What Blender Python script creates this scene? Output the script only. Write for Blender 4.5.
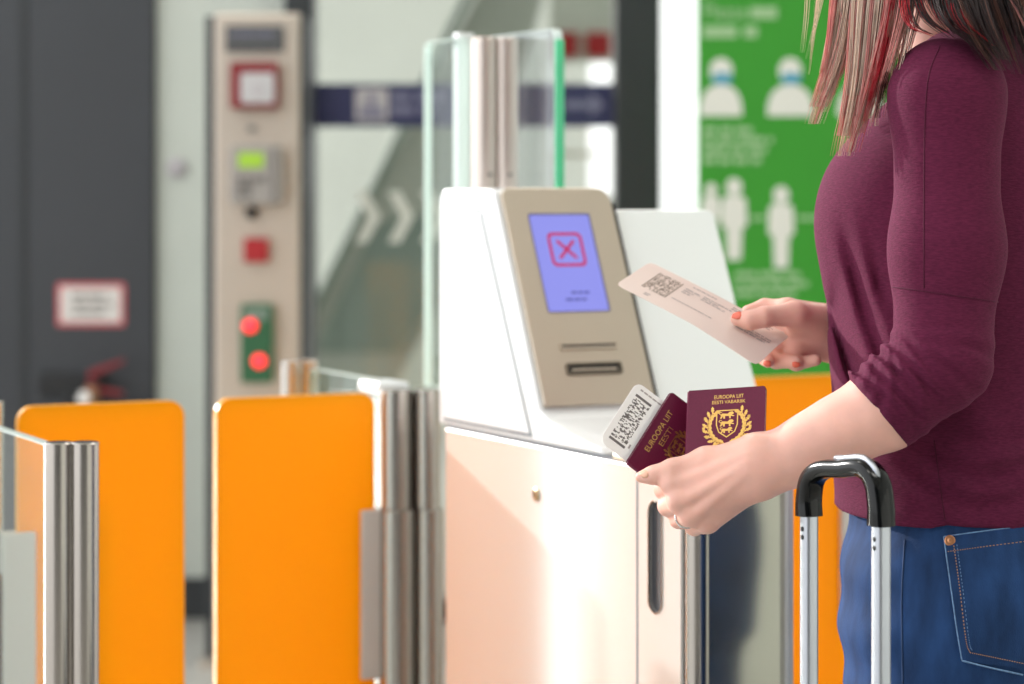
import bpy, bmesh, math, random
import numpy as np
from mathutils import Vector, Matrix, noise
from mathutils.bvhtree import BVHTree

# ------------------------------------------------------------------ camera, sky, sun, exposure
SC = bpy.context.scene
COL = SC.collection
for o in list(bpy.data.objects):
    bpy.data.objects.remove(o)
FPX, HZ, CAMZ = 2400.0, 200.0, 1.225          # focal length in px, horizon row, eye height (m)
cam_d = bpy.data.cameras.new('camera')
cam_d.sensor_width = 36.0
cam_d.lens = 36.0 * FPX / 1024
cam_d.shift_y = -(342 - HZ) / 1024
cam_d.clip_start = 0.05
cam_d.dof.use_dof = True
cam_d.dof.focus_distance = 2.37
cam_d.dof.aperture_fstop = 3.9
cam = bpy.data.objects.new('camera', cam_d)
COL.objects.link(cam)
cam.location = (0, 0, CAMZ)
cam.rotation_euler = (math.radians(90), 0, 0)
SC.camera = cam

W = bpy.data.worlds.new('overcast_sky')
SC.world = W
W.use_nodes = True
bg = W.node_tree.nodes['Background']
bg.inputs['Color'].default_value = (0.96, 0.98, 1.0, 1)
bg.inputs['Strength'].default_value = 1.7

sun_d = bpy.data.lights.new('sun', 'SUN')
sun_d.energy = 3.4
sun_d.angle = math.radians(1.2)
sun_d.color = (1.0, 0.965, 0.92)
sun = bpy.data.objects.new('sun', sun_d)
COL.objects.link(sun)
sun.rotation_euler = Vector((0.509, -0.446, -0.205)).to_track_quat('-Z', 'Y').to_euler()
sun.location = (-6, 8, 4)

SC.view_settings.view_transform = 'Standard'
SC.view_settings.look = 'None'
SC.view_settings.gamma = 1.0
SC.view_settings.exposure = 0.4
SC.view_settings.use_curve_mapping = False

random.seed(7)
rng = np.random.default_rng(7)

# ------------------------------------------------------------------ helpers
def P(px, py, d):
    return Vector(((px - 512) / FPX * d, d, CAMZ - (py - HZ) / FPX * d))

def lin(c):
    return tuple(((v / 255) / 12.92 if v / 255 <= 0.04045 else ((v / 255 + 0.055) / 1.055) ** 2.4) for v in c)

MATS = {}
def mat(name, rgb, rough=0.5, metal=0.0, var=0.0, vscale=20.0, bump=0.0, bscale=200.0, stretch=(1, 1, 1),
        spec=0.5, emit=None, estr=0.0, sss=0.0, sheen=0.0, coat=0.0, transl=0.0, rvar=0.0):
    if name in MATS:
        return MATS[name]
    m = bpy.data.materials.new(name)
    m.use_nodes = True
    nt = m.node_tree
    b = nt.nodes['Principled BSDF']
    c = lin(rgb)
    b.inputs['Base Color'].default_value = (*c, 1)
    b.inputs['Roughness'].default_value = rough
    b.inputs['Metallic'].default_value = metal
    b.inputs['Specular IOR Level'].default_value = spec
    if coat:
        b.inputs['Coat Weight'].default_value = coat
        b.inputs['Coat Roughness'].default_value = 0.08
    if sheen:
        b.inputs['Sheen Weight'].default_value = sheen
        b.inputs['Sheen Roughness'].default_value = 0.45
        b.inputs['Sheen Tint'].default_value = (min(1, c[0] * 3 + .3), min(1, c[1] * 3 + .2), min(1, c[2] * 3 + .25), 1)
    if sss:
        b.inputs['Subsurface Weight'].default_value = sss
        b.inputs['Subsurface Radius'].default_value = (1.0, 0.35, 0.2)
        b.inputs['Subsurface Scale'].default_value = 0.006
    if emit:
        b.inputs['Emission Color'].default_value = (*lin(emit), 1)
        b.inputs['Emission Strength'].default_value = estr
    tc = mp = None
    if var or bump or rvar:
        tc = nt.nodes.new('ShaderNodeTexCoord')
        mp = nt.nodes.new('ShaderNodeMapping')
        mp.inputs['Scale'].default_value = stretch
        nt.links.new(tc.outputs['Object'], mp.inputs['Vector'])
    if var:
        n = nt.nodes.new('ShaderNodeTexNoise')
        n.inputs['Scale'].default_value = vscale
        n.inputs['Detail'].default_value = 4
        nt.links.new(mp.outputs[0], n.inputs['Vector'])
        r = nt.nodes.new('ShaderNodeValToRGB')
        r.color_ramp.elements[0].position = 0.3
        r.color_ramp.elements[1].position = 0.7
        r.color_ramp.elements[0].color = (*[v * (1 - var) for v in c], 1)
        r.color_ramp.elements[1].color = (*[min(1, v * (1 + var)) for v in c], 1)
        nt.links.new(n.outputs['Fac'], r.inputs['Fac'])
        nt.links.new(r.outputs[0], b.inputs['Base Color'])
    if bump:
        n2 = nt.nodes.new('ShaderNodeTexNoise')
        n2.inputs['Scale'].default_value = bscale
        n2.inputs['Detail'].default_value = 3
        nt.links.new(mp.outputs[0], n2.inputs['Vector'])
        bp = nt.nodes.new('ShaderNodeBump')
        bp.inputs['Strength'].default_value = bump
        bp.inputs['Distance'].default_value = 0.001
        nt.links.new(n2.outputs['Fac'], bp.inputs['Height'])
        nt.links.new(bp.outputs[0], b.inputs['Normal'])
    if transl:
        out = nt.nodes['Material Output']
        t = nt.nodes.new('ShaderNodeBsdfTranslucent')
        t.inputs['Color'].default_value = (*c, 1)
        mx = nt.nodes.new('ShaderNodeMixShader')
        mx.inputs[0].default_value = transl
        nt.links.new(b.outputs[0], mx.inputs[1])
        nt.links.new(t.outputs[0], mx.inputs[2])
        nt.links.new(mx.outputs[0], out.inputs['Surface'])
    MATS[name] = m
    return m

def glass_mat(name, tint, refl=1.0, rough=0.02):
    m = bpy.data.materials.new(name)
    m.use_nodes = True
    nt = m.node_tree
    nt.nodes.remove(nt.nodes['Principled BSDF'])
    out = nt.nodes['Material Output']
    tr = nt.nodes.new('ShaderNodeBsdfTransparent')
    tr.inputs['Color'].default_value = (*tint, 1)
    gl = nt.nodes.new('ShaderNodeBsdfGlossy')
    gl.inputs['Roughness'].default_value = rough
    fr = nt.nodes.new('ShaderNodeLayerWeight')
    fr.inputs['Blend'].default_value = 0.5
    pw_ = nt.nodes.new('ShaderNodeMath')
    pw_.operation = 'POWER'
    pw_.inputs[1].default_value = 6.0
    nt.links.new(fr.outputs['Facing'], pw_.inputs[0])
    mu = nt.nodes.new('ShaderNodeMath')
    mu.operation = 'MULTIPLY_ADD'
    mu.inputs[1].default_value = 0.6 * refl
    mu.inputs[2].default_value = 0.035 * refl
    nt.links.new(pw_.outputs[0], mu.inputs[0])
    mx = nt.nodes.new('ShaderNodeMixShader')
    nt.links.new(mu.outputs[0], mx.inputs[0])
    nt.links.new(tr.outputs[0], mx.inputs[1])
    nt.links.new(gl.outputs[0], mx.inputs[2])
    nt.links.new(mx.outputs[0], out.inputs['Surface'])
    MATS[name] = m
    return m

MW = {}
def thing(name, label, cat, loc=(0, 0, 0), rz=0.0, group=None):
    o = bpy.data.objects.new(name, None)
    COL.objects.link(o)
    o.location = loc
    o.rotation_euler = (0, 0, rz)
    o.empty_display_size = 0.05
    o['label'] = label
    o['category'] = cat
    if group:
        o['group'] = group
    MW[o.name] = Matrix.Translation(Vector(loc)) @ Matrix.Rotation(rz, 4, 'Z')
    return o

def mesh(name, vf, m, parent=None, smooth=False, bevel=0.0, base=None, seg=2, auto=None):
    """links world-space geometry as one object, its origin on its parent's base"""
    verts, faces = vf
    if parent is not None:
        M = MW[parent.name]
    else:
        M = Matrix.Translation(Vector(base)) if base is not None else Matrix.Identity(4)
    a = np.asarray([tuple(v) for v in verts] if not isinstance(verts, np.ndarray) else verts, dtype=float).reshape(-1, 3)
    Mi = np.array(M.inverted())
    a = a @ Mi[:3, :3].T + Mi[:3, 3]
    me = bpy.data.meshes.new(name)
    me.from_pydata(a.tolist(), [], faces if isinstance(faces, list) else faces.tolist())
    me.validate()
    bm = bmesh.new()
    bm.from_mesh(me)
    if len(bm.verts) < 60000:
        bmesh.ops.recalc_face_normals(bm, faces=bm.faces)
    bm.to_mesh(me)
    bm.free()
    ms = m if isinstance(m, (list, tuple)) else [m]
    for k in ms:
        me.materials.append(k)
    if smooth:
        for p in me.polygons:
            p.use_smooth = True
        if auto:
            try:
                me.set_sharp_from_angle(angle=math.radians(auto))
            except Exception:
                pass
    o = bpy.data.objects.new(name, me)
    COL.objects.link(o)
    if parent is not None:
        o.parent = parent
    else:
        o.matrix_world = M
    MW[o.name] = M
    if bevel:
        b = o.modifiers.new('bevel', 'BEVEL')
        b.width = bevel
        b.segments = seg
        b.limit_method = 'ANGLE'
        b.angle_limit = math.radians(40)
    return o

def tag(o, label, cat, group=None):
    o['label'] = label
    o['category'] = cat
    if group:
        o['group'] = group
    return o

def struct(name, vf, m, **k):
    o = mesh(name, vf, m, **k)
    o['kind'] = 'structure'
    return o

def join(*vfs):
    V, F = [], []
    for v, f in vfs:
        n = len(V)
        V += [tuple(q) for q in v]
        F += [[i + n for i in face] for face in f]
    return V, F

class Fr:                                   # a placement frame
    def __init__(s, o, x, y, z):
        s.o, s.x, s.y, s.z = Vector(o), Vector(x), Vector(y), Vector(z)
    def __call__(s, a, b, c):
        return s.o + s.x * a + s.y * b + s.z * c
    def mat(s):
        return Matrix((( s.x.x, s.y.x, s.z.x, s.o.x), (s.x.y, s.y.y, s.z.y, s.o.y), (s.x.z, s.y.z, s.z.z, s.o.z), (0, 0, 0, 1)))

WF = Fr((0, 0, 0), (1, 0, 0), (0, 1, 0), (0, 0, 1))
TH = math.radians(27.0)
CT, ST = math.cos(TH), math.sin(TH)
GO = Vector((-0.09, 3.25, 0))
GF = Fr(GO, (CT, ST, 0), (-ST, CT, 0), (0, 0, 1))     # gate frame: u across lane, v along lane, z

def box(fr, a0, a1, b0, b1, c0, c1):
    v = [fr(a, b, c) for a in (a0, a1) for b in (b0, b1) for c in (c0, c1)]
    return v, [[0, 1, 3, 2], [4, 6, 7, 5], [0, 4, 5, 1], [2, 3, 7, 6], [0, 2, 6, 4], [1, 5, 7, 3]]

def prism(fr, pts, c0, c1):
    """polygon in frame (x,y) extruded along frame z"""
    n = len(pts)
    v = [fr(a, b, c0) for a, b in pts] + [fr(a, b, c1) for a, b in pts]
    f = [list(range(n))[::-1], list(range(n, 2 * n))] + [[i, (i + 1) % n, n + (i + 1) % n, n + i] for i in range(n)]
    return v, f

def rrect(a0, a1, b0, b1, r, n=5):
    if not isinstance(r, (list, tuple)):
        r = [r] * 4
    out = []
    for (cx, cy, s, rr) in ((a1, b1, 0, r[0]), (a0, b1, 1, r[1]), (a0, b0, 2, r[2]), (a1, b0, 3, r[3])):
        if rr <= 0:
            out.append((cx, cy))
            continue
        ox = cx - rr if cx == a1 else cx + rr
        oy = cy - rr if cy == b1 else cy + rr
        for i in range(n + 1):
            t = math.pi / 2 * (s + i / n)
            out.append((ox + rr * math.cos(t), oy + rr * math.sin(t)))
    return out

def circ(cx, cy, r, n=20, ry=None):
    return [(cx + r * math.cos(2 * math.pi * i / n), cy + (ry or r) * math.sin(2 * math.pi * i / n)) for i in range(n)]

def ring_prism(fr, outer, inner, c0, c1):
    n = len(outer)
    v = [fr(a, b, c) for c in (c0, c1) for pts in (outer, inner) for a, b in pts]
    f = []
    for i in range(n):
        j = (i + 1) % n
        f += [[i, j, n + j, n + i], [2 * n + i, 3 * n + i, 3 * n + j, 2 * n + j],
              [i, 2 * n + i, 2 * n + j, j], [n + i, n + j, 3 * n + j, 3 * n + i]]
    return v, f

def tube(path, rad, n=10, closed=False):
    path = [Vector(p) for p in path]
    m = len(path)
    rads = rad if isinstance(rad, (list, tuple, np.ndarray)) else [rad] * m
    V, F = [], []
    up = None
    for i, p in enumerate(path):
        t = (path[min(i + 1, m - 1)] - path[max(i - 1, 0)])
        if t.length < 1e-9:
            t = Vector((0, 0, 1))
        t.normalize()
        if up is None:
            up = t.orthogonal().normalized()
        up = (up - t * up.dot(t))
        if up.length < 1e-6:
            up = t.orthogonal()
        up.normalize()
        sd = t.cross(up)
        for k in range(n):
            a = 2 * math.pi * k / n
            V.append(p + (up * math.cos(a) + sd * math.sin(a)) * rads[i])
    for i in range(m - 1):
        for k in range(n):
            F.append([i * n + k, i * n + (k + 1) % n, (i + 1) * n + (k + 1) % n, (i + 1) * n + k])
    F.append(list(range(n))[::-1])
    F.append(list(range((m - 1) * n, m * n)))
    return V, F

def lathe(fr, prof, n=24):
    """profile (r, h) around frame z"""
    V, F = [], []
    for r, h in prof:
        for k in range(n):
            a = 2 * math.pi * k / n
            V.append(fr(r * math.cos(a), r * math.sin(a), h))
    m = len(prof)
    for i in range(m - 1):
        for k in range(n):
            F.append([i * n + k, i * n + (k + 1) % n, (i + 1) * n + (k + 1) % n, (i + 1) * n + k])
    F.append(list(range(n))[::-1])
    F.append(list(range((m - 1) * n, m * n)))
    return V, F

def spline(pts, n):
    pts = [Vector(p) for p in pts]
    Q = [pts[0] * 2 - pts[1]] + pts + [pts[-1] * 2 - pts[-2]]
    out = []
    segs = len(pts) - 1
    for i in range(n):
        t = i / (n - 1) * segs
        k = min(int(t), segs - 1)
        u = t - k
        p0, p1, p2, p3 = Q[k:k + 4]
        out.append(0.5 * ((2 * p1) + (p2 - p0) * u + (2 * p0 - 5 * p1 + 4 * p2 - p3) * u * u + (3 * p1 - p0 - 3 * p2 + p3) * u ** 3))
    return out

def text_mesh(s, fr, size, width=None, depth=0.0002):
    """built-in font lettering as flat raised mesh lying in frame x,y, proud along frame z; centred"""
    c = bpy.data.curves.new('lettering', 'FONT')
    c.body = s
    c.size = size
    c.align_x = 'CENTER'
    c.align_y = 'CENTER'
    c.extrude = depth
    c.resolution_u = 3
    o = bpy.data.objects.new('lettering', c)
    COL.objects.link(o)
    dg = bpy.context.evaluated_depsgraph_get()
    me = bpy.data.meshes.new_from_object(o.evaluated_get(dg))
    V = [v.co.copy() for v in me.vertices]
    Fc = [list(p.vertices) for p in me.polygons]
    bpy.data.objects.remove(o)
    bpy.data.curves.remove(c)
    bpy.data.meshes.remove(me)
    k = 1.0
    if width:
        w = max(v.x for v in V) - min(v.x for v in V)
        k = width / w
    return [fr(v.x * k, v.y, v.z) for v in V], Fc

def bars(fr, rows, x0, h, gap, proud, seed):
    """illegible small print: rows of short word-like bars; rows = list of row widths"""
    r = random.Random(seed)
    V = []
    for i, w in enumerate(rows):
        x = x0
        y = -i * (h + gap)
        while x < x0 + w:
            l = min(r.uniform(1.5, 4.5) * h, x0 + w - x)
            if l > 0.4 * h:
                V.append(box(fr, x, x + l, y - h, y, 0, proud))
            x += l + h * 0.6
    return join(*V)

# ------------------------------------------------------------------ implicit surfaces for the body and cloth
def surface_nets(f, lo, hi, h):
    lo = np.array(lo, float)
    n = np.ceil((np.array(hi) - lo) / h).astype(int) + 1
    xs = [(lo[i] + h * np.arange(n[i])).astype(np.float32) for i in range(3)]
    X, Y, Z = np.meshgrid(*xs, indexing='ij')
    V = f(X, Y, Z).astype(np.float32)
    del X, Y, Z
    S = V < 0
    c = np.zeros(tuple(n - 1), np.int8)
    for dx in (0, 1):
        for dy in (0, 1):
            for dz in (0, 1):
                c += S[dx:n[0] - 1 + dx, dy:n[1] - 1 + dy, dz:n[2] - 1 + dz]
    act = (c > 0) & (c < 8)
    idx = np.argwhere(act)
    vid = -np.ones(act.shape, np.int32)
    vid[act] = np.arange(len(idx))
    acc = np.zeros((len(idx), 3))
    cnt = np.zeros(len(idx))
    corners = [(a, b, d) for a in (0, 1) for b in (0, 1) for d in (0, 1)]
    for ca in corners:
        for ax in range(3):
            if ca[ax] == 0:
                cb = list(ca)
                cb[ax] = 1
                va = V[idx[:, 0] + ca[0], idx[:, 1] + ca[1], idx[:, 2] + ca[2]]
                vb = V[idx[:, 0] + cb[0], idx[:, 1] + cb[1], idx[:, 2] + cb[2]]
                m = (va < 0) != (vb < 0)
                t = np.where(m, va / np.where(m, va - vb, 1), 0)
                p = np.tile(np.array(ca, float), (len(idx), 1))
                p[:, ax] = t
                acc += np.where(m[:, None], p, 0)
                cnt += m
    pos = lo + h * (idx + acc / cnt[:, None])
    faces = []
    for ax in range(3):
        sl0 = [slice(None)] * 3
        sl1 = [slice(None)] * 3
        sl0[ax] = slice(0, n[ax] - 1)
        sl1[ax] = slice(1, n[ax])
        A, B = S[tuple(sl0)], S[tuple(sl1)]
        e = np.argwhere(A != B)
        o1, o2 = (ax + 1) % 3, (ax + 2) % 3
        ok = (e[:, o1] > 0) & (e[:, o2] > 0) & (e[:, o1] < n[o1] - 1) & (e[:, o2] < n[o2] - 1)
        e = e[ok]
        q = []
        for (d1, d2) in ((-1, -1), (0, -1), (0, 0), (-1, 0)):
            k = e.copy()
            k[:, o1] += d1
            k[:, o2] += d2
            q.append(vid[k[:, 0], k[:, 1], k[:, 2]])
        q = np.stack(q, 1)
        fl = A[e[:, 0], e[:, 1], e[:, 2]]
        q = np.where(fl[:, None], q, q[:, ::-1])
        faces.append(q)
    return pos, np.concatenate(faces)

def smin(a, b, k):
    h = np.clip(0.5 + 0.5 * (b - a) / k, 0, 1)
    return b + (a - b) * h - k * h * (1 - h)

def rc(X, Y, Z, a, b, ra, rb):
    a, b = np.array(a, float), np.array(b, float)
    ab = b - a
    t = np.clip(((X - a[0]) * ab[0] + (Y - a[1]) * ab[1] + (Z - a[2]) * ab[2]) / max(ab @ ab, 1e-9), 0, 1)
    return np.sqrt((X - a[0] - t * ab[0]) ** 2 + (Y - a[1] - t * ab[1]) ** 2 + (Z - a[2] - t * ab[2]) ** 2) - (ra + t * (rb - ra))

def ell(X, Y, Z, c, fx, fy, r):
    """ellipsoid with horizontal axes fx, fy (unit 2D) and z"""
    x, y, z = X - c[0], Y - c[1], Z - c[2]
    u = (x * fx[0] + y * fx[1]) / r[0]
    v = (x * fy[0] + y * fy[1]) / r[1]
    w = z / r[2]
    return (np.sqrt(u * u + v * v + w * w) - 1) * min(r)

def loft(X, Y, Z, st, fx, fy):
    """stack of ellipses: stations (z, cx, cy, a, b); a along fx, b along fy"""
    st = sorted(st)
    zz = np.array([s[0] for s in st])
    g = np.linspace(zz[0], zz[-1], 200)
    cur = []
    for k in range(1, 5):
        v = np.interp(g, zz, [s[k] for s in st])
        ker = np.hanning(25)
        ker /= ker.sum()
        vp = np.concatenate([np.full(12, v[0]), v, np.full(12, v[-1])])
        cur.append(np.convolve(vp, ker, 'valid'))
    zc = Z[0, 0, :]
    cx, cy, a, b = [np.interp(zc, g, c)[None, None, :].astype(np.float32) for c in cur]
    x, y = X - cx, Y - cy
    u = (x * fx[0] + y * fx[1]) / a
    v = (x * fy[0] + y * fy[1]) / b
    d = (np.sqrt(u * u + v * v) - 1) * np.minimum(a, b)
    return np.maximum(d, np.maximum(zz[0] - Z, Z - zz[-1]))

def relax(pos, faces, it=2, lam=0.5):
    e = np.concatenate([faces[:, [0, 1]], faces[:, [1, 2]], faces[:, [2, 3]], faces[:, [3, 0]]])
    for _ in range(it):
        s = np.zeros_like(pos)
        c = np.zeros(len(pos))
        np.add.at(s, e[:, 0], pos[e[:, 1]])
        np.add.at(c, e[:, 0], 1)
        np.add.at(s, e[:, 1], pos[e[:, 0]])
        np.add.at(c, e[:, 1], 1)
        pos = pos + lam * (s / c[:, None] - pos)
    return pos

def project_path(bvh, pxs, off, n=40):
    """a drawn line laid onto a real surface (found along the line of sight), lifted by off"""
    pts = spline([Vector((x, y, 0)) for x, y in pxs], n) if len(pxs) > 2 else [Vector((pxs[0][0] + (pxs[1][0] - pxs[0][0]) * i / (n - 1), pxs[0][1] + (pxs[1][1] - pxs[0][1]) * i / (n - 1), 0)) for i in range(n)]
    o = Vector((0, 0, CAMZ))
    out = []
    for p in pts:
        d = (P(p.x, p.y, 1.0) - o).normalized()
        hit, nor, _, _ = bvh.ray_cast(o, d)
        if hit is not None:
            if nor.dot(d) > 0:
                nor = -nor
            out.append(hit + nor * off)
    return out

# ------------------------------------------------------------------ materials
M_floor = mat('floor_terrazzo', (176, 174, 168), 0.35, var=0.12, vscale=60)
M_dark = mat('anthracite_panel', (52, 55, 60), 0.5, var=0.05, vscale=3)
M_dark2 = mat('anthracite_frame', (38, 42, 45), 0.45)
M_palewall = mat('pale_green_wall', (192, 198, 190), 0.5, var=0.03, vscale=4)
M_farwall = mat('far_hall_wall', (226, 230, 224), 0.7, var=0.03, vscale=2)
M_steel = mat('brushed_steel', (172, 166, 160), 0.24, 1.0, bump=0.05, bscale=60, stretch=(30, 30, 0.4))
M_steel_col = mat('satin_steel_column', (196, 186, 174), 0.42, 0.85, var=0.04, vscale=3)
M_steel_face = mat('satin_steel_face', (196, 184, 168), 0.38, 0.7, bump=0.05, bscale=40, stretch=(0.5, 30, 30))
M_white = mat('white_powder_coat', (226, 229, 230), 0.32, coat=0.2, spec=0.5)
M_panel = mat('white_satin_panel', (236, 235, 233), 0.16, 0.42)
M_black = mat('black_rubber', (18, 20, 22), 0.5)
M_blackpl = mat('black_gloss_plastic', (7, 8, 9), 0.14, spec=0.3)
M_orange = mat('orange_acrylic', (255, 178, 0), 0.36, spec=0.2, transl=0.35)
M_orange_edge = mat('orange_acrylic_edge', (255, 178, 70), 0.3)
M_glass = glass_mat('clear_glass', (0.93, 0.97, 0.95))
M_glass2 = glass_mat('partition_glass', (0.88, 0.885, 0.86), 0.6)
M_gedge = mat('green_glass_edge', (110, 222, 176), 0.15, transl=0.5)
M_gedge2 = mat('pale_glass_edge', (232, 240, 238), 0.15, transl=0.5)
M_navy = mat('navy_sign', (40, 44, 84), 0.5)
M_signgrey = mat('sign_grey', (176, 172, 176), 0.5)
M_signdim = mat('sign_dim', (112, 112, 138), 0.5)
M_red = mat('red_plastic', (160, 26, 34), 0.4)
M_reddeep = mat('dark_red_plastic', (122, 16, 26), 0.4)
M_paper = mat('white_paper', (250, 249, 247), 0.6)
M_green = mat('green_board', (44, 140, 30), 0.55, var=0.03, vscale=3)
M_greentext = mat('board_print', (150, 186, 140), 0.6)
M_picto = mat('pictogram_print', (214, 216, 208), 0.6)
M_mask = mat('pictogram_mask', (70, 150, 176), 0.6)
M_gold = mat('gold_foil', (196, 156, 88), 0.32, 0.9)
M_burg = mat('burgundy_cover', (96, 16, 52), 0.45, spec=0.25, var=0.06, vscale=400, bump=0.12, bscale=900)
M_maroon = mat('maroon_knit', (90, 30, 57), 0.85, var=0.22, vscale=320, bump=0.6, bscale=420, stretch=(0.5, 0.5, 2.2), sheen=0.12, spec=0.12)
M_maroon_seam = mat('maroon_seam', (76, 26, 48), 0.85, sheen=0.1, spec=0.15)
M_denim = mat('blue_denim', (32, 60, 102), 0.8, var=0.36, vscale=45, bump=0.35, bscale=900, stretch=(1, 1, 0.35), spec=0.2, sheen=0.1)
M_denim_lt = mat('worn_denim_edge', (108, 142, 182), 0.8, var=0.25, vscale=300)
M_thread = mat('ochre_thread', (176, 134, 96), 0.7)
M_copper = mat('copper_rivet', (214, 150, 108), 0.3, 0.9)
M_skin = mat('skin', (232, 180, 165), 0.42, var=0.09, vscale=28, sss=0.25, bump=0.12, bscale=260, spec=0.35)
M_nail = mat('coral_nail', (232, 110, 86), 0.25)
M_nailnat = mat('natural_nail', (232, 178, 152), 0.25)
M_alu = mat('anodised_aluminium', (176, 180, 188), 0.32, 0.9)
M_silver = mat('silver_ring', (220, 220, 220), 0.15, 1.0)
M_lcd = mat('green_lcd', (150, 190, 60), 0.3, emit=(150, 190, 60), estr=0.12)
M_ledred = mat('red_indicator_lamp', (255, 40, 50), 0.3, emit=(255, 40, 56), estr=1.6)
M_screen = mat('lit_screen_lilac', (60, 60, 110), 0.2, emit=(142, 146, 232), estr=0.68)
M_screenred = mat('lit_screen_red', (120, 20, 60), 0.3, emit=(182, 36, 92), estr=0.6)
M_screentext = mat('lit_screen_text', (50, 50, 100), 0.3, emit=(74, 78, 150), estr=0.7)
M_ink = mat('grey_ink', (112, 108, 106), 0.7)
M_inkpale = mat('pale_ink', (176, 168, 166), 0.7)
M_greenbox = mat('dark_green_plastic', (34, 92, 58), 0.45)
M_esc = mat('escalator_cladding', (160, 166, 158), 0.35, 0.3)
M_escdark = mat('escalator_dark', (112, 126, 118), 0.5)

# ================================================================== SETTING
struct('floor', box(WF, -9, 6, -5, 15, -0.1, 0.0), M_floor)
YB = 7.0
def bx(px): return (px - 512) / FPX * YB
def bz(py): return CAMZ - (py - HZ) / FPX * YB

# dark wall at the far end, its seam, the pale strip
wl = struct('wall_back', box(WF, bx(-310), bx(154), YB, YB + 0.25, 0, 4.2), M_dark, bevel=0.004)
struct('trim_1', box(WF, bx(19), bx(26), YB - 0.006, YB, 0, 4.2), M_dark2)
struct('wall_back_pale', box(WF, bx(155), bx(290), YB + 0.03, YB + 0.2, 0, 4.2), M_palewall)
struct('trim_2', box(WF, bx(156), bx(212), YB + 0.015, YB + 0.03, 0, 0.12), M_dark2, bevel=0.004)
lk = mesh('door_lock', lathe(Fr((bx(176), YB + 0.03, bz(168)), (1, 0, 0), (0, 0, 1), (0, -1, 0)), [(0.03, 0), (0.03, 0.008), (0.018, 0.012), (0.016, 0.02), (0.004, 0.022)]), M_signgrey, smooth=True, auto=30)
tag(lk, 'small round grey lock on the pale wall strip', 'lock')

# glass partition: frame posts, glass, band sign
def post(name, p0, p1, y0, y1, m=M_dark2):
    return struct(name, box(WF, bx(p0), bx(p1), y0, y1, 0, 4.2), m, bevel=0.008)
post('trim_3', 287, 316, YB - 0.1, YB + 0.06)
post('trim_4', 613, 659, YB - 0.1, YB + 0.08)
post('trim_5', 1120, 1160, YB - 0.1, YB + 0.08)
w1 = struct('window_1', box(WF, bx(316), bx(613), YB - 0.006, YB + 0.006, 0.06, 4.2), M_glass2)
w2 = struct('window_2', box(WF, bx(659), bx(1120), YB - 0.006, YB + 0.006, 0.06, 4.2), M_glass2)
struct('trim_6', box(WF, bx(316), bx(613), YB - 0.04, YB + 0.04, 0, 0.06), M_dark2)
# chevron stickers on the glass
def chev(px):
    s = 0.075
    pts = [(0, s), (0.035, s), (0.075, 0), (0.035, -s), (0, -s), (0.04, 0)]
    fr = Fr((bx(px), YB - 0.009, bz(217)), (1, 0, 0), (0, 0, 1), (0, -1, 0))
    return prism(fr, pts, 0, 0.002)
for px in (355, 388, 421, 454):
    c = mesh('chevron', chev(px), M_picto, w1)
# navy band sign
nb = thing('band_sign', 'navy blue band with grey icon, faint text and arrow across the glass partition', 'sign', (bx(465), YB - 0.02, bz(105)))
mesh('band', box(WF, bx(314), bx(614), YB - 0.022, YB - 0.01, bz(127), bz(84)), M_navy, nb)
ffr = Fr((bx(372), YB - 0.022, bz(105)), (1, 0, 0), (0, 0, 1), (0, -1, 0))
ic = mesh('icon_plate', prism(ffr, rrect(-0.048, 0.048, -0.048, 0.048, 0.01), 0, 0.003), M_signgrey, nb)
mesh('icon_figure', join(prism(ffr, rrect(-0.034, 0.034, -0.036, -0.008, 0.004), 0.003, 0.004), prism(ffr, circ(0.0, 0.014, 0.014), 0.003, 0.004)), M_signdim, ic)
mesh('lettering', bars(Fr((bx(391), YB - 0.022, bz(93)), (1, 0, 0), (0, 0, 1), (0, -1, 0)), [0.15, 0.13], 0, 0.026, 0.012, 0.002, 3), M_signdim, nb)
afr = Fr((bx(590), YB - 0.022, bz(105)), (1, 0, 0), (0, 0, 1), (0, -1, 0))
mesh('arrow', join(box(afr, -0.075, 0.0, -0.012, 0.012, 0, 0.002), prism(afr, [(0.0, 0.036), (0.045, 0), (0.0, -0.036)], 0, 0.002)), M_signdim, nb)

# beyond the glass: far wall, escalator, red signs
struct('wall_far', box(WF, -2.6, 0.42, 13.0, 13.2, 0, 6), M_farwall)
esc = thing('escalator', 'grey green escalator rising diagonally behind the glass partition', 'escalator', (0, 10, 0))
def dpx(px, d): return (px - 512) / FPX * d
def dpz(py, d): return CAMZ - (py - HZ) / FPX * d
EY = 10.0
ef = Fr((0, EY, 0), (1, 0, 0), (0, 0, 1), (0, 1, 0))
q = lambda px, py: (dpx(px, EY), dpz(py, EY))
mesh('stringer', prism(ef, [q(300, 420), q(312, 318), q(505, -60), q(560, -60), q(505, 130), q(450, 300), q(440, 420)], 0.0, 0.12), M_esc, esc)
mesh('inner_panel', prism(ef, [q(318, 345), q(375, 225), q(400, 215), q(432, 215), q(432, 300), q(400, 352), q(318, 352)], -0.012, 0.0), M_escdark, esc)
mesh('handrail', tube([P(304, 330, EY - 0.03), P(330, 275, EY - 0.03), P(392, 150, EY - 0.03), P(500, -70, EY - 0.03)], 0.02), M_escdark, esc, smooth=True)
mesh('skirt_panel', prism(ef, [q(385, 400), q(440, 305), q(440, 400)], -0.03, -0.013), M_palewall, esc)
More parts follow.
